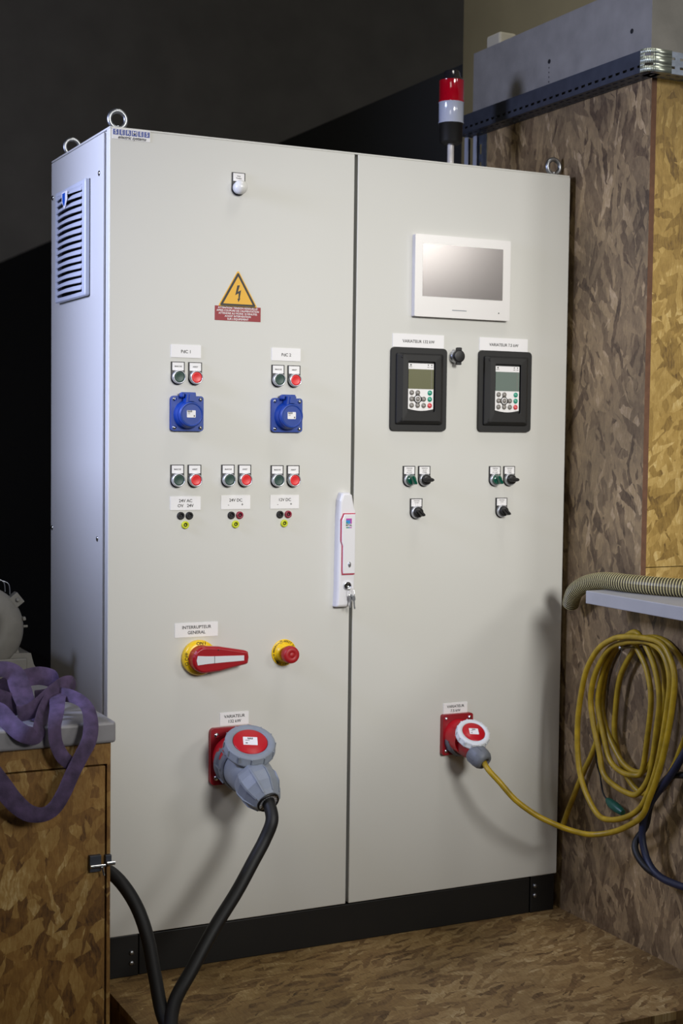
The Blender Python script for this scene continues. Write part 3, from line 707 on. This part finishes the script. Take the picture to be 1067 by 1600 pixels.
# ============================================================ PLUGS AND THEIR CABLES
pc = thing('power_plug', (.3, -.12, .45), 'big grey plug with thick black cable in the left red socket', 'plug')
A = Vector((.300, -.020, .4740)); Bv = Vector((.2965, -.150, .4500)); ax = (Bv-A).normalized()
b = MB(); mx = axisM((0, 0, 0), ax)
b.lathe([(.056, .002), (.0580, .004), (.0580, .020), (.0545, .022), (.0535, .030), (.0560, .032), (.0560, .046), (.0520, .050)], 0, 56, mx)
for k in range(10):
    m2 = mx @ Matrix.Rotation(2*PI*k/10, 4, 'Y') @ T(.0570, 0, 0); b.box(-.002, .0018, -.046, -.008, -.0018, .0018, 0, m2)
b.obj('bayonet_ring', M['ceg2'], pc, A, 'dark grey bayonet ring')
b = MB(); b.lathe([(.050, .040), (.0490, .085), (.0470, .110), (.043, .125), (.038, .135)], 0, 48, mx)
b.obj('plug_body', M['ceg'], pc, A)
Gd = Vector((.12, -.84, -.52)).normalized()       # the gland bends down
G = A + ax*.132 + Vector((-.004, 0, .000))
b = MB(); mg = axisM((0, 0, 0), Gd)
b.lathe([(.0420, -.022), (.0465, -.010), (.0485, .006), (.0440, .030), (.0350, .050), (.0290, .060), (.0265, .061)], 0, 9, mg, smooth=False)
for k in range(9):
    m2 = mg @ Matrix.Rotation(2*PI*k/9, 4, 'Y')
    b.add([(.045, .010, -.0022), (.045, .010, .0022), (.0500, -.006, -.0022), (.0500, -.006, .0022), (.0465, -.030, -.002), (.0465, -.030, .002), (.033, -.056, -.0018), (.033, -.056, .0018), (.030, -.056, 0)],
          [(0, 1, 3, 2), (2, 3, 5, 4), (4, 5, 7, 6), (0, 2, 4, 6, 8), (1, 8, 7, 5, 3)], 0, False, m2)
b.obj('cable_gland', M['ceg'], pc, G, 'faceted grey gland nut')
b = MB()
b.lathe([(.0265, .058), (.0262, .062), (.0250, .0645), (.0228, .065), (.0218, .058)], 0, 32, mg)
for k in range(18):
    m2 = mg @ Matrix.Rotation(2*PI*k/18, 4, 'Y'); b.box(.0150, .0225, -.0625, -.057, -.0016, .0016, 1, m2)
b.lathe([(.0218, .056), (.0130, .055)], 0, 24, mg)
b.obj('gland_seal', [M['blk'], M['ring']], pc, G, 'black seal with silver claws')
E0 = G + Gd*.050
path = [E0, E0+Gd*.014, (.2985,-.226,.385), (.280,-.230,.345), (.250,-.240,.305), (.204,-.260,.250), (.142,-.290,.190), (.082,-.320,.122), (.029,-.360,.072), (-.004,-.44,.032), (-.010,-.53,.0158), (-.006,-.62,.0155),
        (.0,-.70,.010), (.012,-.77,-.02), (.045,-.80,-.035), (.075,-.77,-.02), (.078,-.70,.010), (.070,-.62,.0158), (.045,-.52,.0155), (.020,-.43,.0165), (.006,-.365,.050), (.010,-.300,.110), (.015,-.240,.168), (.004,-.198,.226), (-.020,-.160,.272), (-.045,-.125,.292), (-.066,-.08,.280), (-.072,-.04,.23), (-.066,-.0,.13), (-.050,.03,.02), (-.045,.05,-.10), (-.045,.10,-.186), (-.05,.25,-.186)]
o0 = Vector((.3, -.12, .45))
b = MB(); b.tube([Vector(p)-o0 for p in path], .0142, 0, 16, 8); b.obj('cable', M['rubber'], pc, o0, 'thick black rubber cable looping past the bench')

# smaller plug with the yellow cable coiled on the wall
yp = thing('yellow_cable_plug', (.9, -.08, .46), 'small red and grey plug with yellow cable coiled on the hook', 'plug')
A = Vector((.8940, -.010, .477)); ax = Vector((.0, -1, -.20)).normalized(); mx = axisM((0, 0, 0), ax)
b = MB(); b.lathe([(.039, .004), (.0425, .006), (.0425, .022), (.039, .025), (.036, .030)], 0, 40, mx)
for k in range(10):
    m2 = mx @ Matrix.Rotation(2*PI*k/10, 4, 'Y') @ T(.0420, 0, 0); b.box(-.002, .0015, -.023, -.008, -.0014, .0014, 0, m2)
b.obj('bayonet_ring', M['ceg2'], yp, A, 'dark grey bayonet ring')
b = MB(); b.lathe([(.0330, .026), (.0310, .060), (.0270, .080), (.024, .088)], 0, 40, mx); b.obj('plug_body', M['cee2'], yp, A, 'dark red plug body')
Gd = Vector((.30, -.84, -.50)).normalized(); G = A + ax*.084 + Vector((-.004, 0, -.006)); mg = axisM((0, 0, 0), Gd)
b = MB(); b.lathe([(.0225, -.006), (.0260, .000), (.0262, .018), (.0245, .030), (.0190, .038), (.0100, .0395), (.0095, .034)], 0, 40, mg)
for k in range(10):
    m2 = mg @ Matrix.Rotation(2*PI*k/10, 4, 'Y') @ T(.0258, 0, 0); b.box(-.001, .0012, -.020, -.002, -.0010, .0010, 0, m2)
b.obj('cable_gland', M['ceg2'], yp, G, 'grey gland nut')
run = [G+Gd*.030, (.893,-.150,.425), (.913,-.170,.397), (.945,-.190,.356), (.987,-.210,.322), (1.023,-.230,.302), (1.062,-.245,.285), (1.100,-.275,.277), (1.128,-.32,.290)]
coil = [
 [(1.135,-.373,.317),(1.135,-.426,.354),(1.135,-.452,.402),(1.135,-.478,.457),(1.135,-.504,.534),(1.135,-.523,.621),(1.135,-.529,.692),(1.135,-.505,.741),(1.135,-.469,.762),(1.135,-.404,.763),(1.135,-.347,.757),(1.135,-.301,.745),(1.135,-.245,.713),(1.135,-.200,.655),(1.135,-.177,.577),(1.135,-.169,.514),(1.135,-.174,.436),(1.135,-.195,.379),(1.135,-.238,.331),(1.135,-.282,.313),(1.14,-.350,.330)],
 [(1.150,-.400,.366),(1.150,-.439,.430),(1.150,-.464,.498),(1.150,-.487,.608),(1.150,-.494,.681),(1.150,-.469,.733),(1.150,-.420,.752),(1.150,-.362,.747),(1.150,-.328,.740),(1.150,-.272,.719),(1.150,-.221,.658),(1.150,-.200,.595),(1.150,-.210,.536),(1.150,-.238,.465),(1.150,-.258,.415),(1.150,-.304,.395),(1.155,-.361,.387)],
 [(1.160,-.386,.400),(1.165,-.413,.446),(1.165,-.432,.545),(1.165,-.441,.628),(1.165,-.422,.693),(1.162,-.393,.739),(1.160,-.361,.766),(1.163,-.327,.759),(1.165,-.284,.730),(1.165,-.246,.691),(1.165,-.222,.643),(1.165,-.209,.574),(1.165,-.235,.500),(1.165,-.262,.448),(1.165,-.303,.429),(1.170,-.345,.428)],
 [(1.178,-.368,.442),(1.178,-.384,.522),(1.178,-.395,.610),(1.178,-.383,.667),(1.178,-.356,.709),(1.178,-.312,.741),(1.178,-.265,.719),(1.178,-.224,.661),(1.178,-.206,.588),(1.178,-.221,.528),(1.178,-.256,.480),(1.178,-.302,.443),(1.182,-.351,.435)],
 [(1.190,-.385,.466),(1.190,-.408,.546),(1.190,-.428,.624),(1.190,-.421,.690),(1.190,-.382,.730),(1.190,-.335,.742),(1.190,-.302,.707),(1.190,-.262,.647),(1.190,-.247,.569),(1.190,-.247,.494),(1.195,-.285,.415)],
 [(1.205,-.343,.380),(1.207,-.423,.436),(1.207,-.470,.513),(1.207,-.507,.607),(1.207,-.493,.678),(1.207,-.447,.729),(1.207,-.388,.754),(1.207,-.317,.745),(1.207,-.232,.717),(1.207,-.183,.646),(1.207,-.168,.548),(1.207,-.155,.482),(1.205,-.135,.433),(1.200,-.105,.377),(1.190,-.070,.294),(1.180,-.052,.235)]]
o0 = Vector((.9, -.08, .46)); pts = run[:]
for l in coil: pts += l
b = MB(); b.tube([Vector(p)-o0 for p in pts], .0069, 0, 10, 6); b.obj('cable', M['cabyel'], yp, o0, 'long yellow cable hanging in loops')
b = MB(); b.tube([(0, 0, 0), (-.085, 0, .002)], .0022, 0, 8, 1); b.lathe([(.0045, 0), (.0045, .002), (.002, .003)], 0, 12, axisM((-.086, 0, .002), (-1, 0, 0)))
b.tube([(-.080, 0, 0), (-.080, .012, -.03), (-.080, .022, -.058)], .0008, 0, 6, 3)
tag(b.obj('wall_hook', M['zinc'], None, (1.2174, -.336, .7275)), 'steel nail hook holding the coiled yellow cable on the strand board', 'hook')
# dark cables at the right edge
b = MB(); o0 = Vector((1.15, -.45, .3))
blue = [(1.150,-.583,.568),(1.150,-.544,.515),(1.150,-.500,.458),(1.150,-.450,.402),(1.150,-.419,.358),(1.150,-.409,.304),(1.150,-.427,.256),(1.150,-.463,.229),(1.150,-.520,.223),(1.150,-.606,.236),(1.15,-.70,.30),(1.15,-.76,.45),(1.15,-.74,.60),(1.15,-.66,.63)]
b.tube([Vector(p)-o0 for p in blue], .0085, 0, 10, 6, True)
tag(b.obj('blue_cable', M['cabblue'], None, o0), 'dark blue cable looped at the right below the yellow coil', 'cable')
b = MB()
blk = [(1.172,-.66,.52),(1.170,-.606,.481),(1.168,-.536,.469),(1.166,-.487,.457),(1.166,-.450,.424),(1.164,-.419,.375),(1.172,-.394,.320),(1.140,-.396,.276),(1.142,-.438,.236),(1.170,-.496,.215),(1.170,-.594,.222),(1.170,-.70,.27),(1.170,-.78,.40)]
b.tube([Vector(p)-o0 for p in blk], .0080, 0, 10, 6)
tag(b.obj('black_cable', M['rubber'], None, o0), 'thin black cable twisted around the dark blue cable loop', 'cable')
gp = thing('green_connector', (1.19, -.25, .33), 'small green connector with thin dark wires hanging behind the yellow coil', 'connector')
b = MB(); b.tube([(0, -.034, -.008), (0, -.010, -.002), (0, .014, .004), (0, .03, .010)], .009, 0, 12, 4, rfun=lambda t: .004+.008*math.sin(PI*min(1, t*.85+.12))); b.obj('housing', M['greenplug'], gp, (1.19, -.25, .33))
b = MB()
for k in range(3): b.tube([(.0, .026, .008), (.002*k, .045+.003*k, .02), (.003*k, .058+.004*k, .055), (.006-.003*k, .066+.006*k, .10), (.01, .09, .155)], .0018, 0, 6, 5)
b.obj('wires', M['rubber'], gp, (1.19, -.25, .33), 'thin dark wires')

# ============================================================ BENCH ON THE LEFT
bn = thing('wooden_bench', (-.6, .1, -.2), 'strand board workbench cupboard with thick grey top at lower left', 'workbench')
b = MB(); b.box(-.755, -.0900, -.350, .62, .610, .6523); b.obj('bench_top', M['slab'], bn, bevel=.006, seg=3, label='thick scuffed grey top')
b = MB(); b.box(-.75, -.0975, -.338, .62, .5675, .610); b.box(-.1045, -.0975, -.338, .62, -.2, .5675)
b.box(-.75, -.743, -.338, .62, -.2, .5675); b.box(-.743, -.1045, -.30, .62, -.2, .5675, 1)
b.obj('carcass', [M['osb_bench'], M['ink']], bn)
b = MB(); b.box(-.428, -.1085, -.338, -.302, -.19, .5635); b.obj('door', M['osb_bench'], bn, bevel=.001)
b = MB(); b.box(-.739, -.432, -.338, -.302, -.19, .5635); b.obj('door', M['osb_bench'], bn, bevel=.001)
b = MB(); o0 = Vector((-.115, -.345, .372))
b.box(-.0270, -.0040, -.004, .007, -.014, .018); b.box(.0050, .0170, -.004, .007, -.004, .016)
b.tube([(-.027, -.008, -.002), (.003, -.008, -.002)], .0035, 1, 10, 1); b.tube([(.006, -.008, .001), (.022, -.008, .001)], .0042, 1, 10, 1)
b.tube([(-.004, -.011, -.004), (-.003, -.012, -.012), (-.001, -.012, -.020)], .0022, 1, 8, 3)
b.obj('latch', [M['traydark'], M['chrome']], bn, o0, 'small shiny barrel bolt latch', bevel=.0008)

# motor on the bench
mo = thing('electric_motor', (-.232, .3, .6523), 'dusty grey cast electric motor standing on the bench top', 'motor')
mc = Vector((-.232, .2, .7690))
b = MB(); b.lathe([(.0, .0005), (.035, .001), (.037, .004), (.060, .005), (.090, .000), (.0985, -.008), (.100, -.02), (.100, -.035)], 0, 56)
b.obj('end_shield', M['motor'], mo, mc)
b = MB(); b.lathe([(.093, -.03), (.093, -.22)], 0, 48)
for k in range(40):
    m2 = Matrix.Rotation(2*PI*k/40, 4, 'Y') @ T(.093, 0, 0); b.box(-.002, .007, .034, .215, -.0012, .0012, 0, m2)
b.obj('finned_housing', M['motor'], mo, mc)
b = MB()
b.prism([(-.10, -.1167), (.134, -.1167), (.134, -.103), (.122, -.085), (.117, -.066), (.115, -.058), (.10, -.057), (-.10, -.057)], -.005, -.10, 0)
b.prism([(-.09, -.058), (.090, -.058), (.086, -.046), (.080, -.041), (-.08, -.041)], -.01, -.09, 0)
b.box(-.09, .105, -.003, .006, -.107, -.068)
b.obj('foot', M['motor'], mo, mc, bevel=.003)
b = MB()
for a in (38, 12):
    m2 = Matrix.Rotation(-math.radians(a), 4, 'Y') @ T(.1025, 0, 0)
    if a == 38: b.box(-.010, .014, .004, .03, -.014, .014, 0, m2); b.lathe([(.005, 0), (.005, .004), (.003, .006)], 0, 10, m2 @ T(.004, .004, 0))
    else: b.box(-.004, .003, .004, .02, -.004, .004, 0, m2)
b.tube([(.099, .012, .003), (.1085, .012, .003)], .0032, 0, 10, 1)
b.obj('lug', M['motor'], mo, mc, bevel=.0012)
b = MB()
for dx in (0, .011): b.tube([(.028+dx, .02, .094-dx*.4), (.034+dx, .014, .108), (.044+dx, .012, .112-dx*.4), (.055+dx, .012, .104-dx*.4), (.058+dx, .014, .084-dx*.6)], .0012, 0, 6, 5)
b.obj('wire_clip', M['zinc'], mo, mc)

# purple webbing strap
def ribbon(b, pts, widths, wdir, th=.0025, sub=8):
    P = catmull(pts, sub); Wd = catmull([Vector(w_) for w_ in wdir], sub); n = len(P)
    Ww = catmull([Vector((w_, 0, 0)) for w_ in widths], sub); v = []; f = []
    for i, p in enumerate(P):
        t = (P[min(i+1, n-1)]-P[max(i-1, 0)]).normalized(); d = Wd[i]; d = (d-t*d.dot(t)).normalized(); nn = t.cross(d)
        h = Ww[i].x/2*.95
        v.append([p+d*h*a+nn*c for a, c in ((-1, 0), (-.8, -.0012), (0, -.0016), (.8, -.0012), (1, 0), (.8, .0012), (0, .0010), (-.8, .0012))])
    for side in (range(0, 5), (4, 5, 6, 7, 0)):
        side = list(side); m_ = len(side); vv = [r_[k] for r_ in v for k in side]
        b.add(vv, [(i*m_+j, i*m_+j+1, (i+1)*m_+j+1, (i+1)*m_+j) for i in range(n-1) for j in range(m_-1)], 0, True)
sp0 = Vector((-.2, -.3, .6523))
b = MB()
X = (1, 0, 0); Z = (0, 0, 1)
segs = [
 # first fold coming from the left and dropping
 ([(-.385,-.24,.705),(-.37,-.22,.728),(-.302,-.21,.742),(-.276,-.21,.745),(-.256,-.215,.733),(-.250,-.235,.708),(-.246,-.26,.684),(-.240,-.285,.668),(-.222,-.30,.664)],
  [.032,.032,.032,.034,.040,.046,.042,.032,.030], [(0,.3,1),(0,.3,1),(0,.3,1),(.2,.3,.9),(.8,0,.5),(1,.1,.1),(1,.1,.1),(.9,0,.3),(.6,0,.8)]),
 # diagonal band rising to the right, then folding over
 ([(-.275,-.31,.673),(-.250,-.31,.677),(-.225,-.29,.685),(-.198,-.275,.701),(-.170,-.255,.714),(-.148,-.235,.712),(-.146,-.22,.695),(-.165,-.21,.675)],
  [.034,.034,.036,.036,.034,.032,.03,.03], [(-.3,0,1),(-.4,0,1),(-.5,0,1),(-.5,0,1),(-.3,0,1),(.3,.2,1),(1,.3,.4),(1,.3,-.2)]),
 # low dark fold at the front edge
 ([(-.34,-.30,.69),(-.312,-.32,.682),(-.298,-.345,.664),(-.280,-.372,.648),(-.256,-.374,.642),(-.243,-.355,.656),(-.224,-.31,.672),(-.205,-.28,.690)],
  [.036]*8, [(.3,0,1),(.5,0,1),(.8,0,.7),(.4,0,1),(-.3,0,1),(-.6,0,.8),(-.5,0,.8),(-.4,0,.9)]),
 # short loop hanging over the edge
 ([(-.170,-.25,.705),(-.190,-.29,.695),(-.207,-.345,.682),(-.219,-.372,.658),(-.217,-.376,.625),(-.205,-.379,.598),(-.188,-.381,.582)],
  [.034,.034,.030,.028,.028,.028,.026], [(1,0,-.3),(1,0,.2),(1,.1,.2),(1,.1,0),(1,.1,.1),(.8,0,.5),(.4,0,.9)]),
 # long loop hanging at the right and swinging back to the left
 ([(-.200,-.24,.690),(-.180,-.27,.698),(-.160,-.31,.696),(-.149,-.350,.684),(-.148,-.372,.658),(-.156,-.388,.628),(-.172,-.392,.600),(-.190,-.392,.566),(-.206,-.392,.532),(-.224,-.392,.505),(-.246,-.392,.494),(-.274,-.392,.500),(-.300,-.390,.523),(-.324,-.388,.556),(-.348,-.385,.590),(-.378,-.382,.628),(-.398,-.375,.668),(-.392,-.34,.692),(-.36,-.31,.694)],
  [.030,.030,.030,.030,.032,.032,.031,.031,.031,.031,.030,.034,.038,.040,.040,.040,.038,.036,.036], [(.3,0,1),(.5,0,1),(.9,0,.5),(1,.2,.1),(1,.1,0),(1,0,-.2),(1,0,-.4),(1,0,-.4),(1,0,-.6),(.6,0,-.8),(.1,0,-1),(-.5,0,-.9),(-.7,0,-.7),(-.7,0,-.7),(-.7,0,-.7),(-.9,0,-.4),(-1,0,-.1),(-.6,.3,.5),(-.1,0,1)]),
 # dark folds behind
 ([(-.300,-.17,.69),(-.262,-.15,.700),(-.219,-.14,.712),(-.184,-.13,.714),(-.158,-.14,.706),(-.156,-.17,.692),(-.179,-.20,.682),(-.215,-.21,.680)],
  [.040]*8, [Z]*8),
 ([(-.385,-.245,.700),(-.32,-.26,.70),(-.29,-.25,.690),(-.262,-.24,.678),(-.23,-.23,.672)], [.042]*5, [Z]*5),
]
for P, wd, dr in segs: ribbon(b, [Vector(p)-sp0 for p in P], wd, dr)
tag(b.obj('lifting_strap', M['webb'], None, sp0), 'purple webbing lifting strap heaped on the bench and hanging over it', 'strap')

# ============================================================ BEACON, TRAY, SHELF, HOSE
bp_ = Vector((.9965, .25, TOP))
be = thing('signal_beacon', bp_, 'stack light with red and clear modules on a pale pole above the cabinet', 'signal light')
up = axisM((0, 0, 0), (0, 0, 1))
def part(name, prof, m, n=36, lab=None):
    b = MB(); b.lathe(prof, 0, n, up); return b.obj(name, m, be, bp_, lab)
part('pole', [(.0215, 0), (.0215, .004), (.0085, .008), (.0085, .112)], M['pole'], lab='pale grey pole')
z0 = 1.9790-TOP
part('base', [(.020, z0-.004), (.0260, z0), (.0300, z0+.004), (.0300, z0+.048), (.0330, z0+.050)], M['blk'])
part('clear_module', [(.0335, z0+.050), (.0335, z0+.053), (.0325, z0+.055), (.0325, z0+.102), (.0335, z0+.104)], M['bclear'], lab='clear lamp module')
part('red_module', [(.0335, z0+.104), (.0335, z0+.108), (.0322, z0+.110), (.0322, z0+.158), (.0325, z0+.160)], M['bred'], lab='red lamp module')
part('cap', [(.0320, z0+.160), (.0300, z0+.164), (.0230, z0+.170), (.0210, z0+.182), (.0190, z0+.185), (0, z0+.186)], M['smoke'])

def slotted(b, org, ud, vd, ul, vl, pitch, slot, rows, rh, mi=0, u_off=.006):
    """flat plate with real slots: rows are centre heights along v"""
    org, ud, vd = Vector(org), Vector(ud), Vector(vd)
    us = [0]; u = u_off; fl = [False]
    while u+slot < ul: us += [u, u+slot]; fl += [True, False]; u += pitch
    us.append(ul); us = sorted(us)
    vs = [0]; hf = []
    for r in rows: vs += [r-rh/2, r+rh/2]
    vs.append(vl)
    for i in range(len(us)-1):
        for j in range(len(vs)-1):
            if i % 2 == 1 and j % 2 == 1: continue
            q_ = [(us[i], vs[j]), (us[i+1], vs[j]), (us[i+1], vs[j+1]), (us[i], vs[j+1])]
            b.add([org+ud*a+vd*c for a, c in q_], [(0, 1, 2, 3)], mi)
tr = thing('cable_tray', (1.19, .1, 2.06), 'perforated metal cable tray bracketed under the concrete beam', 'cable tray')
TZ0, TZ1 = 2.0600, 2.1100
b = MB(); o0 = Vector((1.19, .1, 2.06))
slotted(b, Vector((1.165, -.330, TZ0))-o0, (0, 1, 0), (0, 0, 1), .835, TZ1-TZ0, .0275, .016, [.014], .006)
slotted(b, Vector((1.165, -.330, TZ0))-o0, (0, 1, 0), (1, 0, 0), .835, .0515, .0275, .016, [.014, .036], .006)
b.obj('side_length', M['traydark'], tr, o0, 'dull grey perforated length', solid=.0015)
b = MB()
slotted(b, Vector((1.185, -.345, TZ0))-o0, (1, 0, 0), (0, 0, 1), 1.2, TZ1-TZ0, .0275, .013, [.014, .034], .006, 0, .045)
slotted(b, Vector((1.185, -.345, TZ0))-o0, (1, 0, 0), (0, 1, 0), 1.2, .050, .0275, .013, [.014, .036], .006, 0, .045)
b.obj('front_length', M['tray'], tr, o0, 'lighter galvanised length', solid=.0015)
b = MB(); n = 8
pr = [Vector((1.163, -.320, 0))] + [Vector((1.185-.022*math.cos(a), -.325-.022*math.sin(a), 0)) for a in [PI/2*k/n for k in range(n+1)]] + [Vector((1.232, -.3475, 0))]
zs = [TZ0-.001, TZ0+.012, TZ0+.018, TZ0+.034, TZ0+.040, TZ1+.001]
for i in range(len(pr)-1):
    for j in range(5):
        if j in (1, 3) and 3 <= i <= 7: continue
        q_ = [pr[i]+Vector((0,0,zs[j])), pr[i+1]+Vector((0,0,zs[j])), pr[i+1]+Vector((0,0,zs[j+1])), pr[i]+Vector((0,0,zs[j+1]))]
        b.add([p-o0 for p in q_], [(0, 1, 2, 3)], 0, True)
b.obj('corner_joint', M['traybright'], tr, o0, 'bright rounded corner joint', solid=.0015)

b = MB(); b.tube([(-.006, -.40, .014), (-.006, 0, .014), (-.006, .38, .014)], .0125, 0, 10, 2); b.obj('slot_shade_filler', M['rubber'], tr, o0, 'added dark filler shading the slots of the tray')  # dark tube added behind the slots to give the shade inside the tray
ch = thing('metal_upright', (1.21, .5, 0), 'galvanised metal channel standing behind the cabinet below the cable tray', 'metal channel')
o0 = Vector((1.21, .5, 0))
b = MB(); slotted(b, Vector((1.2150, .4265, 0))-o0, (0, 0, 1), (0, 1, 0), 2.058, .070, .05, .028, [.030], .011)
b.obj('slotted_web', M['tray'], ch, o0, solid=.002)
for x, y0, y1 in ((1.2060, .4650, .4810), (1.1965, .4950, .5120)):
    b = MB(); b.box(x-.0015, x+.0015, y0, y1, 0, 2.058); b.v = [tuple(Vector(p)-o0) for p in b.v]; b.obj('flange', M['traylip'], ch, o0, 'pale narrow flange')
b = MB(); b.box(1.1985, 1.2135, .5110, .5140, 0, 2.058); b.box(1.2078, 1.2135, .4800, .4830, 0, 2.058); b.v = [tuple(Vector(p)-o0) for p in b.v]; b.obj('side_wall', M['traydark'], ch, o0)

b = MB()
sh = [(1.1,-.2394),(1.2165,-.2394),(1.2165,-.296),(1.234,-.296),(1.9,-.296),(1.9,-1.5),(1.1,-1.5)]
n = len(sh); v = [(p[0], p[1], .8245) for p in sh]+[(p[0], p[1], .8552) for p in sh]
b.add(v, [list(range(n)), list(range(n, 2*n))[::-1]]+[(i, n+i, n+(i+1)%n, (i+1)%n) for i in range(n)])
tag(b.obj('shelf_board', M['shelf'], bevel=.002), 'grey edged shelf board projecting over the coiled yellow cable', 'shelf')

hp = catmull([(1.178,-.070,.803),(1.168,-.092,.824),(1.16,-.118,.842),(1.158,-.165,.862),(1.160,-.233,.8755),(1.172,-.32,.8770),(1.208,-.41,.8770),(1.28,-.53,.8770),(1.40,-.68,.8770),(1.6,-.85,.8770)], 40)
# arc-length resampling for even ribs
cum = [0]
for i in range(1, len(hp)): cum.append(cum[-1]+(hp[i]-hp[i-1]).length)
def at(s_):
    for i in range(1, len(hp)):
        if cum[i] >= s_:
            t = (s_-cum[i-1])/(cum[i]-cum[i-1]); return hp[i-1].lerp(hp[i], t)
    return hp[-1]
o0 = Vector((1.16, -.2, .8785)); b = MB(); pitch = .0072; total = cum[-1]; nr = int(total/pitch); nseg = 20
rings = []; upv = None
for i in range(nr*4+1):
    s_ = i*pitch/4; p = at(s_); t = (at(min(total, s_+.002))-at(max(0, s_-.002))).normalized()
    if upv is None: upv = t.orthogonal().normalized()
    upv = (upv-t*upv.dot(t)).normalized(); sd = t.cross(upv)
    r = .0208 if i % 4 in (0, 1) else .0190
    rings.append([p-o0+(upv*math.cos(2*PI*k/nseg)+sd*math.sin(2*PI*k/nseg))*r for k in range(nseg)])
for i in range(len(rings)-1):
    mi = 1 if i % 4 == 0 else 0
    b.add(rings[i]+rings[i+1], [(k, nseg+k, nseg+(k+1)%nseg, (k+1)%nseg) for k in range(nseg)], mi, False)
tag(b.obj('corrugated_hose', [M['hoseA'], M['hoseB']], None, o0, solid=.001), 'olive corrugated hose with pale ribs lying on the grey shelf', 'hose')
